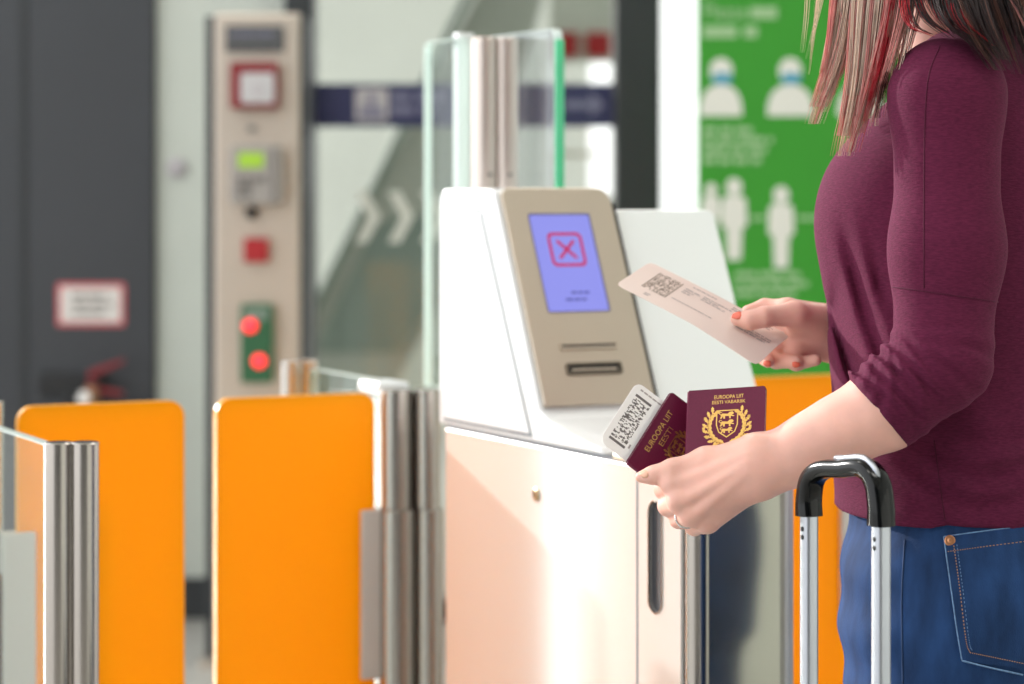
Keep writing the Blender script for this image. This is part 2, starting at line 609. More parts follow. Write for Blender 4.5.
for i, (a, b) in enumerate(((556, 577), (586, 610))):
    rs = mesh('red_sign', prism(Fr((0, 9.0, 0), (1, 0, 0), (0, 0, 1), (0, -1, 0)), rrect(dpx(a, 9), dpx(b, 9), dpz(57, 9), dpz(33, 9), 0.008), 0, 0.03), M_red, base=(dpx(a, 9), 9, dpz(57, 9)))
    tag(rs, ('square red sign behind the glass, nearer the tall glass screen', 'square red sign behind the glass, beside the thick dark post')[i], 'sign')
ss = mesh('sign_support', box(WF, dpx(550, 9), dpx(622, 9), 9.0, 9.04, dpz(62, 9), 4.2), M_palewall)
tag(ss, 'pale green panel carrying two square red signs behind the glass', 'panel')
cn = thing('counter', 'low grey counter with a thin rail behind the glass partition', 'counter', (0.3, 9.2, 0))
mesh('rail', box(WF, dpx(550, 9.2), dpx(600, 9.2), 9.2, 9.24, dpz(156, 9.2), dpz(152, 9.2)), M_steel_col, cn)
mesh('body', box(WF, dpx(450, 9.2), dpx(640, 9.2), 9.22, 9.6, 0, dpz(196, 9.2)), M_farwall, cn, bevel=0.01)
mesh('rail_post', box(WF, dpx(553, 9.2), dpx(556, 9.2), 9.22, 9.24, dpz(200, 9.2), dpz(152, 9.2)), M_steel_col, cn)

# walls of the hall out of view (behind the camera and to the right)
struct('ceiling', box(WF, -2.4, 3.6, -4.2, 13.2, 4.2, 4.4), mat('white_ceiling', (236, 236, 232), 0.8))
struct('wall_right', box(WF, 3.4, 3.6, -5, 7.0, 0, 4.2), M_farwall)
struct('wall_front', box(WF, -3.5, 3.6, -4.2, -4.0, 0, 4.2), M_dark)

# unseen ceiling panels, added to brighten the upward-facing surfaces
def fill_panel(x, y, which):
    t = thing('fill_panel', which, 'ceiling light', (x, y, 4.2), 0.0, 'added fill lights')
    mesh('housing', box(WF, x - 0.62, x + 0.62, y - 0.32, y + 0.32, 4.16, 4.2), M_white, t, bevel=0.004)
    mesh('diffuser', box(WF, x - 0.58, x + 0.58, y - 0.28, y + 0.28, 4.15, 4.16), mat('fill_diffuser', (255, 250, 240), 0.5, emit=(255, 250, 240), estr=1.5), t)
    l = bpy.data.lights.new('fill_lamp', 'AREA')
    l.shape = 'RECTANGLE'
    l.size, l.size_y = 1.16, 0.56
    l.energy = 14
    l.color = (1.0, 0.97, 0.93)
    lo = bpy.data.objects.new('fill_lamp', l)
    COL.objects.link(lo)
    lo.parent = t
    lo.location = (0, 0, -0.06)
for x, y, w in ((-1.2, 1.2, 'added unseen fill light panel before the near glass barrier'), (1.2, 1.2, 'added unseen fill light panel behind the woman'),
                (-1.2, 4.2, 'added unseen fill light panel between the orange flaps and the dark wall'), (1.2, 4.2, 'added unseen fill light panel before the green board')):
    fill_panel(x, y, w)

# notice on the dark wall, fire extinguisher
nt = thing('notice', 'white notice with a red border on the dark wall', 'notice', (bx(90), YB, bz(305)))
nf = Fr((0, YB, 0), (1, 0, 0), (0, 0, 1), (0, -1, 0))
mesh('border', prism(nf, rrect(bx(57), bx(125), bz(326), bz(283), 0.006), 0, 0.004), mat('notice_red', (196, 90, 96), 0.5), nt)
mesh('paper', prism(nf, rrect(bx(61), bx(121), bz(322), bz(287), 0.004), 0.004, 0.006), mat('notice_paper', (214, 210, 206), 0.6), nt)
mesh('lettering', bars(Fr((bx(73), YB - 0.006, bz(294)), (1, 0, 0), (0, 0, 1), (0, -1, 0)), [0.1, 0.115, 0.09], 0, 0.011, 0.014, 0.0015, 5), M_ink, nt)
fe = thing('fire_extinguisher', 'red fire extinguisher hanging on the dark wall below the notice', 'extinguisher', (bx(98), YB - 0.1, 0.06))
ex = bx(98)
ffe = Fr((ex, YB - 0.1, 0), (1, 0, 0), (0, 1, 0), (0, 0, 1))
mesh('cylinder', lathe(ffe, [(0.05, 0.06), (0.066, 0.075), (0.068, 0.1), (0.068, 0.52), (0.06, 0.57), (0.04, 0.605), (0.022, 0.62), (0.022, 0.635)], 28), M_reddeep, fe, smooth=True, auto=40)
mesh('valve', join(lathe(ffe, [(0.02, 0.63), (0.022, 0.64), (0.022, 0.68), (0.012, 0.7)], 16)), mat('brass_valve', (150, 116, 90), 0.35, 0.8), fe, smooth=True, auto=40)
mesh('lever', join(box(ffe, -0.012, 0.012, -0.02, 0.02, 0.69, 0.705), prism(Fr(ffe.o + Vector((0, -0.01, 0)), (1, 0, 0), (0, 0, 1), (0, 1, 0)), [(-0.01, 0.71), (0.09, 0.755), (0.095, 0.77), (-0.01, 0.735)], 0, 0.02),
     prism(Fr(ffe.o + Vector((0, -0.01, 0)), (1, 0, 0), (0, 0, 1), (0, 1, 0)), [(-0.01, 0.675), (0.09, 0.66), (0.09, 0.675), (-0.01, 0.692)], 0, 0.02)), M_reddeep, fe, bevel=0.003)
mesh('hose', tube(spline([ffe(-0.015, -0.02, 0.67), ffe(-0.06, -0.03, 0.66), ffe(-0.085, -0.03, 0.58), ffe(-0.08, -0.02, 0.4), ffe(-0.075, -0.02, 0.25)], 24), 0.011), M_black, fe, smooth=True)
mesh('bracket', box(ffe, -0.17, 0.02, 0.068, 0.1, 0.66, 0.72), M_black, fe, bevel=0.004)
mesh('gauge', lathe(Fr(ffe(-0.02, -0.02, 0.66), (1, 0, 0), (0, 0, 1), (0, -1, 0)), [(0.018, 0), (0.018, 0.012), (0.014, 0.014)], 16), M_paper, fe)

# ================================================================== equipment column
CD = 6.3
cx = lambda p: (p - 512) / FPX * CD
cz = lambda p: CAMZ - (p - HZ) / FPX * CD
col = thing('service_column', 'tall steel service column with alarm, keypad and lit emergency buttons', 'column', (cx(255), CD + 0.08, 0))
cfr = Fr((0, CD, 0), (1, 0, 0), (0, 0, 1), (0, -1, 0))
mesh('body', box(WF, cx(214), cx(300), CD, CD + 0.16, 0, cz(13)), M_steel_col, col, bevel=0.008)
mesh('side_profile', box(WF, cx(205), cx(214), CD + 0.012, CD + 0.15, 0, cz(16)), M_dark2, col, bevel=0.003)
mesh('side_profile', box(WF, cx(300), cx(306), CD + 0.012, CD + 0.15, 0, cz(16)), M_dark2, col, bevel=0.003)
dp = mesh('header_panel', prism(cfr, rrect(cx(226), cx(284), cz(52), cz(26), 0.004), 0, 0.01), mat('header_grey', (76, 78, 80), 0.4), col)
mesh('lettering', bars(Fr((cx(230), CD - 0.01, cz(33)), (1, 0, 0), (0, 0, 1), (0, -1, 0)), [0.12], 0, 0.008, 0.01, 0.001, 8), M_signdim, dp)
al = mesh('alarm_call_point', prism(cfr, rrect(cx(232), cx(279), cz(109), cz(63), 0.006), 0, 0.05), M_reddeep, col, bevel=0.004)
mesh('press_plate', prism(cfr, rrect(cx(243), cx(276), cz(104), cz(74), 0.006), 0.05, 0.058), mat('press_plate_white', (184, 184, 186), 0.4), al, bevel=0.002)
mesh('press_mark', prism(cfr, circ(cx(260), cz(90), 0.016), 0.058, 0.06), M_signgrey, al)
mesh('keyhole', prism(cfr, circ(cx(252), cz(129), 0.014, 16, 0.008), 0, 0.006), M_ink, col)
kp = mesh('keypad_terminal', prism(cfr, rrect(cx(233), cx(283), cz(204), cz(147), 0.01), 0, 0.06), mat('keypad_grey', (150, 146, 142), 0.45), col, bevel=0.005)
mesh('display', prism(cfr, rrect(cx(241), cx(266), cz(168), cz(153), 0.003), 0.06, 0.063), M_lcd, kp)
for r in range(3):
    for c in range(4 if r == 0 else 2):
        mesh('key', prism(cfr, rrect(cx(240 + c * 7.5), cx(245.5 + c * 7.5), cz(182 + r * 7), cz(177 + r * 7), 0.002), 0.06, 0.065), M_ink, kp)
mesh('side_rib', box(WF, cx(274), cx(277), CD - 0.064, CD - 0.06, cz(203), cz(148)), M_ink, kp)
mesh('key_knob', lathe(Fr((cx(252), CD, cz(213)), (1, 0, 0), (0, 0, 1), (0, -1, 0)), [(0.016, 0), (0.016, 0.02), (0.01, 0.024)], 18), M_black, col, smooth=True, auto=30)
mesh('red_button_box', prism(cfr, rrect(cx(245), cx(269), cz(262), cz(238), 0.005), 0, 0.035), M_red, col, bevel=0.004)
gb = mesh('emergency_unit', prism(cfr, rrect(cx(242), cx(274), cz(382), cz(304), 0.006), 0, 0.04), M_greenbox, col, bevel=0.004)
mesh('unit_plate', prism(cfr, rrect(cx(246), cx(270), cz(319), cz(308), 0.003), 0.04, 0.042), mat('unit_label', (110, 130, 118), 0.5), gb)
for (a, b) in ((252, 325), (261, 360)):
    mesh('indicator_lamp', lathe(Fr((cx(a), CD - 0.04, cz(b)), (1, 0, 0), (0, 0, 1), (0, -1, 0)), [(0.017, 0), (0.017, 0.008), (0.012, 0.016), (0.004, 0.018)], 18), M_ledred, gb, smooth=True)
mesh('base_plate', box(WF, cx(200), cx(311), CD - 0.03, CD + 0.19, 0, 0.02), M_steel_col, col, bevel=0.003)

# ================================================================== green information board
GDp = 6.2
gx = lambda p: (p - 512) / FPX * GDp
gz = lambda p: CAMZ - (p - HZ) / FPX * GDp
gb_ = thing('information_board', 'tall green information board with white pictograms of masked and distanced people', 'board', (gx(800), GDp, 0))
gfr = Fr((0, GDp, 0), (1, 0, 0), (0, 0, 1), (0, -1, 0))
mesh('board', prism(gfr, rrect(gx(698), gx(905), gz(560), gz(-60), 0.01), -0.03, 0), M_green, gb_)
mesh('foot', box(WF, gx(698), gx(905), GDp - 0.2, GDp + 0.2, 0, 0.02), M_dark2, gb_)
for p in (712, 890):
    mesh('support_leg', box(WF, gx(p - 5), gx(p + 5), GDp, GDp + 0.028, 0.02, gz(555)), M_dark2, gb_)
mesh('lettering', text_mesh('Please', Fr((gx(725), GDp - 0.001, gz(12)), (1, 0, 0), (0, 0, 1), (0, -1, 0)), 0.06, 0.11, 0.001), M_greentext, gb_)
mesh('lettering', bars(Fr((gx(750), GDp, gz(7)), (1, 0, 0), (0, 0, 1), (0, -1, 0)), [0.07], 0, 0.03, 0.02, 0.002, 2), M_greentext, gb_)
mesh('lettering', bars(Fr((gx(703), GDp, gz(26)), (1, 0, 0), (0, 0, 1), (0, -1, 0)), [0.14], 0, 0.03, 0.02, 0.002, 12), M_greentext, gb_)
mesh('small_print', bars(Fr((gx(703), GDp, gz(127)), (1, 0, 0), (0, 0, 1), (0, -1, 0)), [0.14, 0.18, 0.18, 0.15], 0, 0.016, 0.01, 0.002, 4), M_greentext, gb_)
mesh('small_print', bars(Fr((gx(735), GDp, gz(272)), (1, 0, 0), (0, 0, 1), (0, -1, 0)), [0.18, 0.2, 0.16], 0, 0.014, 0.01, 0.002, 6), M_greentext, gb_)
def bust(px, w):
    fr = Fr((gx(px), GDp, gz(116)), (1, 0, 0), (0, 0, 1), (0, -1, 0))
    s = (gx(1) - gx(0))
    body = [(-w * s, 0), (w * s, 0)] + [(w * s * math.cos(t), 32 * s * math.sin(t) ** 0.7) for t in [math.pi * k / 14 for k in range(1, 14)]]
    mesh('pictogram_body', prism(fr, body, 0, 0.003), M_picto, gb_)
    h = mesh('pictogram_head', prism(fr, circ(0, 45 * s, 11.5 * s, 20, 13 * s), 0, 0.003), M_picto, gb_)
    mesh('mask', prism(fr, rrect(-8 * s, 10 * s, 32 * s, 43 * s, 3 * s), 0.003, 0.005), M_mask, h)
bust(721, 21)
bust(790, 23)
bust(860, 23)
def stand(px, top, sc):
    fr = Fr((gx(px), GDp, gz(top)), (1, 0, 0), (0, 0, 1), (0, -1, 0))
    s = (gx(1) - gx(0)) * sc
    mesh('pictogram_head', prism(fr, circ(0, -9 * s, 8 * s, 18, 9 * s), 0, 0.003), M_picto, gb_)
    mesh('pictogram_body', prism(fr, [(-12 * s, -22 * s), (-8 * s, -18 * s), (8 * s, -18 * s), (12 * s, -22 * s), (13 * s, -48 * s), (8 * s, -50 * s), (7 * s, -82 * s), (-7 * s, -82 * s), (-8 * s, -50 * s), (-13 * s, -48 * s)], 0, 0.003), M_picto, gb_)
stand(734, 178, 1.0)
stand(711, 183, 0.72)
stand(781, 186, 1.0)
stand(850, 186, 1.0)
mesh('distance_line', box(gfr, gx(750), gx(766), gz(220), gz(216), 0, 0.002), M_greentext, gb_)
mesh('distance_line', box(gfr, gx(797), gx(832), gz(220), gz(216), 0, 0.002), M_greentext, gb_)

# ================================================================== gates and barriers
def gthing(name, label, cat, u, v, group=None):
    return thing(name, label, cat, GF(u, v, 0), TH, group)

def gcyl(u, v, r, z0, z1, n=28):
    return lathe(Fr(GF(u, v, 0), GF.x, GF.y, GF.z), [(r - 0.001, z0), (r, z0 + 0.001), (r, z1 - 0.0015), (r - 0.0015, z1)], n)

def double_post(parent, u, v, z1, r=0.0165, ang=0.0, name='post_tube', z0=0.0, ms=None):
    """two steel tubes side by side with a dark web between them; ang: direction from one to the other (0 = across)"""
    dx, dy = math.cos(ang), math.sin(ang)
    s = r * 0.88
    for k in (-1, 1):
        mesh(name, gcyl(u + k * s * dx, v + k * s * dy, r, z0, z1), ms or M_steel, parent, smooth=True, auto=40)
    w = Fr(GF(u, v, 0), (GF.x * dx + GF.y * dy), (GF.y * dx - GF.x * dy), GF.z)
    mesh('web', box(w, -s, s, -r * 0.55, r * 0.55, z0, z1 - 0.003), M_steel, parent)

def glass_pane(parent, u, v0, v1, z0, z1, t=0.006, edge=M_gedge2, name='glass_panel', round_=0.02, m=None):
    fr = Fr(GF(u, 0, 0), GF.y, GF.z, GF.x)
    pts = rrect(v0, v1, z0, z1, round_ if isinstance(round_, list) else [round_, round_, 0, 0])
    g = mesh(name, prism(fr, pts, -t, t), m or M_glass, parent)
    inner = [(a, b) for a, b in pts]
    c = (0.5 * (v0 + v1), 0.5 * (z0 + z1))
    outer = [(a + 0.0012 * np.sign(a - c[0]), b + 0.0012 * np.sign(b - c[1])) for a, b in inner]
    mesh('glass_edge', ring_prism(fr, outer, inner, -t - 0.0006, t + 0.0006), edge, g)
    return g

# left barrier in front
bl = gthing('glass_barrier', 'steel double post carrying a clear glass barrier at the near end of the orange gate', 'barrier', -0.611, -0.306)
double_post(bl, -0.611, -0.306, 0.953, 0.0165, math.radians(-24))
mesh('foot_flange', gcyl(-0.611, -0.306, 0.05, 0, 0.012), M_steel, bl, smooth=True, auto=40)
glass_pane(bl, -0.628, -0.29, 0.62, 0.1, 0.948, m=glass_mat('barrier_glass', (0.93, 0.97, 0.95), 0.3))
double_post(bl, -0.62, 0.64, 0.953)

bl2 = gthing('gate_post', 'steel hinge post behind the double post, holding the orange flap nearer the notice', 'post', -0.565, 0.22)
double_post(bl2, -0.575, 0.235, 0.957, 0.0165)
mesh('hinge_sleeve', gcyl(-0.575, 0.222, 0.03, 0.0, 0.73), M_steel, bl2, smooth=True, auto=40)

br = gthing('glass_barrier', 'steel barrier with glass panel running back from the hinge post next to the kiosk', 'barrier', 0.03, 0.6)
double_post(br, 0.03, 0.6, 0.972, 0.0165, math.radians(10))
glass_pane(br, 0.045, 0.25, 0.585, 0.1, 0.958)
brc = mesh('top_rail_cap', box(GF, 0.0, 0.05, 0.225, 0.3, 0.945, 0.962), M_white, br, bevel=0.004)

bp = gthing('gate_post', 'round steel hinge post between the orange flap and the white kiosk', 'post', 0.03, 0.2)
mesh('upper_tube', gcyl(0.012, 0.19, 0.024, 0.785, 0.955), M_steel, bp, smooth=True, auto=40)
mesh('upper_tube', gcyl(0.052, 0.17, 0.018, 0.785, 0.955), M_steel, bp, smooth=True, auto=40)
mesh('lower_sleeve', gcyl(0.014, 0.19, 0.028, 0.0, 0.785), M_steel, bp, smooth=True, auto=40)
mesh('lower_sleeve', gcyl(0.054, 0.168, 0.02, 0.0, 0.785), M_steel, bp, smooth=True, auto=40)
mesh('back_plate', box(GF, 0.0, 0.06, 0.18, 0.2, 0.0, 0.95), M_steel, bp, bevel=0.002)

def flap(label, u0, u1, hinge_side, v=0.2, sleeve=True):
    t = gthing('gate_flap', label, 'gate', (u0 if hinge_side < 0 else u1), v, 'orange gate flaps')
    fr = Fr(GF(0, v, 0), GF.x, GF.z, -GF.y)
    r = 0.022
    g = mesh('acrylic_leaf', prism(fr, rrect(u0, u1, 0.14, 0.95, r), -0.005, 0.005), M_orange, t)
    outer = rrect(u0 - 0.0012, u1 + 0.0012, 0.1388, 0.9512, r)
    mesh('polished_edge', ring_prism(fr, outer, rrect(u0, u1, 0.14, 0.95, r), -0.0052, 0.0052), M_orange_edge, g)
    h = u1 if hinge_side > 0 else u0
    s = -hinge_side
    a, b = sorted((h + s * 0.022, h - s * 0.022))
    mesh('clamp_plate', box(fr, a, b, 0.545, 0.785, 0.005, 0.013), M_steel_clamp, t, bevel=0.002)
    mesh('clamp_plate', box(fr, a, b, 0.545, 0.785, -0.013, -0.005), M_steel_clamp, t, bevel=0.002)
    return t
M_steel_clamp = mat('satin_steel_clamp', (206, 200, 196), 0.45, 0.5)
flap('orange acrylic gate flap hinged on the post next to the kiosk', -0.256, -0.02, 1)
flap('orange acrylic gate flap below the fire extinguisher, partly behind a double post', -0.534, -0.304, -1)
flap('orange acrylic gate flap seen between the suitcase handle and the jeans', 0.53, 0.80, 1)
flap('orange acrylic gate flap mostly hidden behind the kiosk head', 0.25, 0.48, -1)
bp2 = gthing('gate_post', 'steel hinge post of the second lane hidden behind the woman', 'post', 0.84, 0.2)
mesh('upper_tube', gcyl(0.84, 0.2, 0.028, 0, 0.955), M_steel, bp2, smooth=True, auto=40)
mesh('cap', gcyl(0.84, 0.2, 0.03, 0.955, 0.96), M_steel, bp2, smooth=True, auto=40)

# tall glass screen behind the kiosk
tg = gthing('glass_screen', 'tall clear glass screen with a steel double post rising behind the kiosk', 'glass screen', 0.175, 0.27)
double_post(tg, 0.175, 0.20, 1.462, 0.0185, math.radians(-8), z0=0.0, ms=mat('satin_steel_post', (208, 196, 188), 0.36, 0.8))
glass_pane(tg, 0.205, 0.06, 0.30, 0.955, 1.467, 0.006, M_gedge2, round_=[0, 0.014, 0, 0], m=glass_mat('screen_glass', (0.9, 0.93, 0.95), 2.6))
fgl = Fr(GF(0.205, 0, 0), GF.y, GF.z, GF.x)
mesh('green_edge', box(fgl, 0.052, 0.06, 0.955, 1.452, -0.0065, 0.0065), M_gedge, tg, bevel=0.002)
glass_pane(tg, 0.172, 0.295, 0.425, 0.94, 1.467, 0.006, M_gedge2, round_=[0.016, 0, 0, 0])
sp = mesh('edge_profile', box(GF, 0.178, 0.206, 0.33, 0.35, 0.94, 1.478), M_white, tg, bevel=0.003)
mesh('profile_groove', box(GF, 0.189, 0.196, 0.3285, 0.33, 0.96, 1.43), mat('groove_grey', (150, 152, 170), 0.4), sp)
for du in (-0.016, 0.014):
    mesh('fixing_screw', lathe(Fr(GF(0.175 + du, 0.183 if du < 0 else 0.180, 1.262), GF.x, GF.z, -GF.y), [(0.0032, -0.002), (0.0032, 0.001), (0.001, 0.0015)], 12), M_ink, tg)

# ================================================================== kiosk
kk = gthing('gate_kiosk', 'white self-service gate kiosk with tilted steel face and lilac screen', 'kiosk', 0.08, -0.3)
KW = 0.15
def Lbox(u0, u1, L0, L1, z0, z1): return box(GF, u0, u1, -L1, -L0, z0, z1)
mesh('cabinet_body', Lbox(0.004, KW, 0.0, 0.606, 0.03, 0.918), M_white, kk, bevel=0.003)
mesh('side_panel', Lbox(0.0, 0.004, 0.0, 0.5175, 0.06, 0.916), M_panel, kk, bevel=0.0015)
mesh('panel_gap', Lbox(-0.0002, 0.0046, 0.5165, 0.5212, 0.06, 0.916), mat('joint_grey', (96, 102, 108), 0.6), kk)
mesh('top_gap', Lbox(0.0012, 0.0046, 0.0, 0.6, 0.9155, 0.9215), mat('joint_grey', (96, 102, 108), 0.6), kk)
# slot panel built around its oval opening
sfr = Fr(GF(0, 0, 0), -GF.y, GF.z, -GF.x)      # x = L, y = z height, z = outward to the near lane
sl_out = rrect(0.5205, 0.616, 0.06, 0.916, 0.004, 10)
sl_in = rrect(0.5605 - 0.015, 0.5605 + 0.015, 0.752, 0.879, 0.0148, 10)
mesh('slot_panel', ring_prism(sfr, sl_out, sl_in, -0.004, 0.0), M_panel, kk)
mesh('slot_recess', prism(sfr, rrect(0.5605 - 0.015, 0.5605 + 0.015, 0.752, 0.879, 0.0148, 8), -0.0042, -0.0038), mat('slot_dark', (44, 46, 52), 0.35), kk)
mesh('slot_rim', ring_prism(sfr, rrect(0.5605 - 0.0165, 0.5605 + 0.0165, 0.7505, 0.8805, 0.0163, 10), sl_in, -0.003, 0.0012), M_steel, kk)
mesh('corner_column', gcyl(0.014, -0.6285, 0.0135, 0.0, 0.918), M_steel, kk, smooth=True, auto=40)
mesh('end_plate', prism(GF, [(0.016, -0.606), (KW, -0.606), (KW, -0.606), (KW, -0.608), (0.016, -0.637)], 0.02, 0.914), mat('polished_steel_end', (206, 204, 190), 0.13, 0.9, bump=0.03, bscale=12), kk, bevel=0.002)
mesh('end_trim', Lbox(KW - 0.006, KW + 0.002, 0.60, 0.616, 0.0, 0.916), M_white, kk, bevel=0.001)
mesh('end_cap', prism(GF, [(0.0, -0.46), (KW + 0.002, -0.46), (KW + 0.002, -0.616), (0.014, -0.643), (0.0, -0.632)], 0.918, 0.926), mat('cap_beige', (224, 210, 188), 0.35, 0.3), kk, bevel=0.002)
mesh('plinth', Lbox(0.012, KW - 0.01, 0.012, 0.612, 0.0, 0.03), M_dark2, kk)
mesh('cam_lock', lathe(Fr(sfr(0.267, 0.855, 0.0), sfr.x, sfr.y, sfr.z), [(0.0085, -0.001), (0.0085, 0.002), (0.0065, 0.003), (0.006, 0.0018), (0.001, 0.0018)], 18), mat('lock_brass', (170, 150, 120), 0.3, 0.9), kk, smooth=True, auto=30)
# kiosk head: side profile in (L, z)
FT, FB = (0.147, 1.236), (0.274, 0.960)
prof = [(-0.02, 0.921), (-0.02, 1.228), (-0.008, 1.24), (0.136, 1.24), FT, FB, (0.296, 0.951), (0.36, 0.938), (0.43, 0.928), (0.438, 0.921)]
def head_prism(pr, u0, u1): return prism(Fr(GF(0, 0, 0), -GF.y, GF.z, GF.x), pr, u0, u1)
mesh('head_shell', head_prism(prof, 0.0, 0.167), M_white, kk, bevel=0.006, seg=3)
sp_ = [(-0.002, 0.93), (-0.002, 1.206), (0.108, 1.206), (0.249, 0.93)]
mesh('head_side_panel', prism(Fr(GF(0, 0, 0), -GF.y, GF.z, -GF.x), sp_, -0.002, 0.0016), M_white, kk, bevel=0.0012)
# dark joint around the side panel
def offset_poly(pts, d):
    c = Vector((sum(p[0] for p in pts) / len(pts), sum(p[1] for p in pts) / len(pts)))
    out = []
    n = len(pts)
    for i in range(n):
        p0, p1, p2 = Vector(pts[i - 1]), Vector(pts[i]), Vector(pts[(i + 1) % n])
        def nrm(a, b):
            t = (b - a).normalized()
            m = Vector((t.y, -t.x))
            return m if m.dot((a + b) / 2 - c) > 0 else -m
        n1, n2 = nrm(p0, p1), nrm(p1, p2)
        k = (n1 + n2) / (1 + n1.dot(n2))
        out.append(tuple(p1 + k * d))
    return out
mesh('panel_joint', ring_prism(Fr(GF(0, 0, 0), -GF.y, GF.z, -GF.x), offset_poly(sp_, 0.004), sp_, -0.002, 0.0006), mat('joint_grey', (96, 102, 108), 0.6), kk)
# tilted face frame: x across (u), y up along the face, z outward
fd = Vector((FT[0] - FB[0], FT[1] - FB[1]))
flen = fd.length
fd.normalize()
fy_ = (-GF.y) * fd.x + GF.z * fd.y
fz_ = GF.x.cross(fy_)
if fz_.dot(-GF.y) < 0:
    fz_ = -fz_
FF = Fr(GF(0, -FB[0], FB[1]), GF.x, fy_, fz_)
face = mesh('face_plate', prism(FF, rrect(0.006, 0.167, 0.004, flen + 0.003, [0.02, 0.014, 0.004, 0.004]), 0.0, 0.007), M_steel_face, kk, bevel=0.002)
mesh('face_gap', box(FF, 0.167, 0.1715, -0.008, flen - 0.02, -0.02, 0.006), M_black, kk)
sx0, sx1 = 0.039, 0.126
sy0, sy1 = 0.131, 0.266
mesh('screen_bezel', prism(FF, rrect(sx0 - 0.001, sx1 + 0.003, sy0 - 0.001, sy1 + 0.003, 0.003), 0.007, 0.0078), mat('bezel_slate', (92, 90, 130), 0.3), face)
scr = mesh('screen', prism(FF, rrect(sx0, sx1, sy0, sy1, 0.002), 0.0078, 0.0088), M_screen, kk)
mxs, mys = (sx0 + sx1) / 2 + 0.001, sy0 + 0.086
hh, hw = 0.024, 0.0255
mesh('icon_frame', ring_prism(FF, [(mxs + a, mys + b) for a, b in rrect(-hw, hw, -hh, hh, 0.008)], [(mxs + a, mys + b) for a, b in rrect(-hw + 0.0042, hw - 0.0042, -hh + 0.0042, hh - 0.0042, 0.005)], 0.0088, 0.0092), M_screenred, scr)
def diag(sg):
    c, w = 0.0125, 0.0016
    pts = [(mxs - c - w, mys - sg * (c - w)), (mxs - c + w, mys - sg * (c + w)), (mxs + c + w, mys + sg * (c - w)), (mxs + c - w, mys + sg * (c + w))]
    return prism(FF, pts, 0.0088, 0.0092)
mesh('icon_cross', join(diag(1), diag(-1)), M_screenred, scr)
mesh('lettering', bars(Fr(FF((sx0 + sx1) / 2 - 0.006, sy0 + 0.027, 0.0088), FF.x, FF.y, FF.z), [0.026], 0, 0.0035, 0.004, 0.0003, 4), M_screentext, scr)
mesh('lettering', bars(Fr(FF((sx0 + sx1) / 2 - 0.016, sy0 + 0.0175, 0.0088), FF.x, FF.y, FF.z), [0.032], 0, 0.0035, 0.004, 0.0003, 9), M_screentext, scr)
def slot(x0, x1, y0, y1, nm, m_out, m_in):
    s = mesh(nm, ring_prism(FF, rrect(x0 - 0.003, x1 + 0.003, y0 - 0.003, y1 + 0.003, 0.003), rrect(x0, x1, y0, y1, 0.002), 0.006, 0.0095), m_out, kk)
    mesh('opening', prism(FF, rrect(x0, x1, y0, y1, 0.002), 0.0065, 0.0072), m_in, s)
    return s
slot(0.046, 0.125, 0.081, 0.085, 'card_slot', M_steel_face, mat('slot_grey', (96, 92, 86), 0.5))
s2 = slot(0.049, 0.124, 0.047, 0.057, 'document_slot', mat('slot_frame', (120, 112, 100), 0.35, 0.8), M_black)
mesh('slot_lip', box(FF, 0.054, 0.119, 0.0495, 0.052, 0.0072, 0.009), M_steel_face, s2)
# white wing beside the face
wf = Fr(FF.o, FF.x, FF.y, FF.z)
mesh('head_wing', prism(wf, rrect(0.1715, 0.327, -0.03, flen - 0.026, [0.012, 0.002, 0.002, 0.004]), -0.035, 0.0), mat('white_glass_cover', (240, 247, 246), 0.12, coat=0.6), kk, bevel=0.002)
mesh('wing_support', box(GF, 0.15, 0.2, -0.24, -0.1, 0.9, 1.0), M_white, kk, bevel=0.004)
#FIGURE
# ================================================================== held documents
def card_frame(c, ex, ey):
    ex = Vector(ex).normalized()
    ey = Vector(ey)
    ey = (ey - ex * ey.dot(ex)).normalized()
    return Fr(c, ex, ey, ex.cross(ey))

def lion(fr, x, y, s, z0, z1):
    body = [(-1.0, 0.05), (-0.7, 0.3), (0.1, 0.22), (0.35, 0.5), (0.75, 0.55), (1.0, 0.3), (0.8, 0.12), (0.62, 0.05), (1.05, -0.1), (1.0, -0.22), (0.5, -0.12),
            (0.55, -0.5), (0.3, -0.5), (0.28, -0.12), (-0.3, -0.1), (-0.3, -0.5), (-0.55, -0.5), (-0.6, -0.12), (-0.85, -0.5), (-1.05, -0.45), (-0.85, -0.05)]
    tail = [(-0.95, 0.05), (-1.25, 0.3), (-1.05, 0.55), (-0.75, 0.5), (-0.8, 0.42), (-1.02, 0.44), (-1.1, 0.3), (-0.85, 0.1)]
    mane = circ(0.5, 0.28, 0.3, 9)
    return join(*[prism(fr, [(x + a * s, y + b * s) for a, b in p], z0, z1) for p in (body, tail)])

def leaf(fr, x, y, ang, l, w, z0, z1):
    pts = []
    prof = [(0, 0.12), (0.15, 0.5), (0.28, 0.3), (0.42, 1.0), (0.55, 0.55), (0.72, 0.85), (0.85, 0.35), (1.0, 0.0)]
    up = [(t * l, k * w) for t, k in prof]
    dn = [(t * l, -k * w) for t, k in prof[:-1]][::-1]
    for a, b in up + dn:
        pts.append((x + a * math.cos(ang) - b * math.sin(ang), y + a * math.sin(ang) + b * math.cos(ang)))
    return prism(fr, pts, z0, z1)

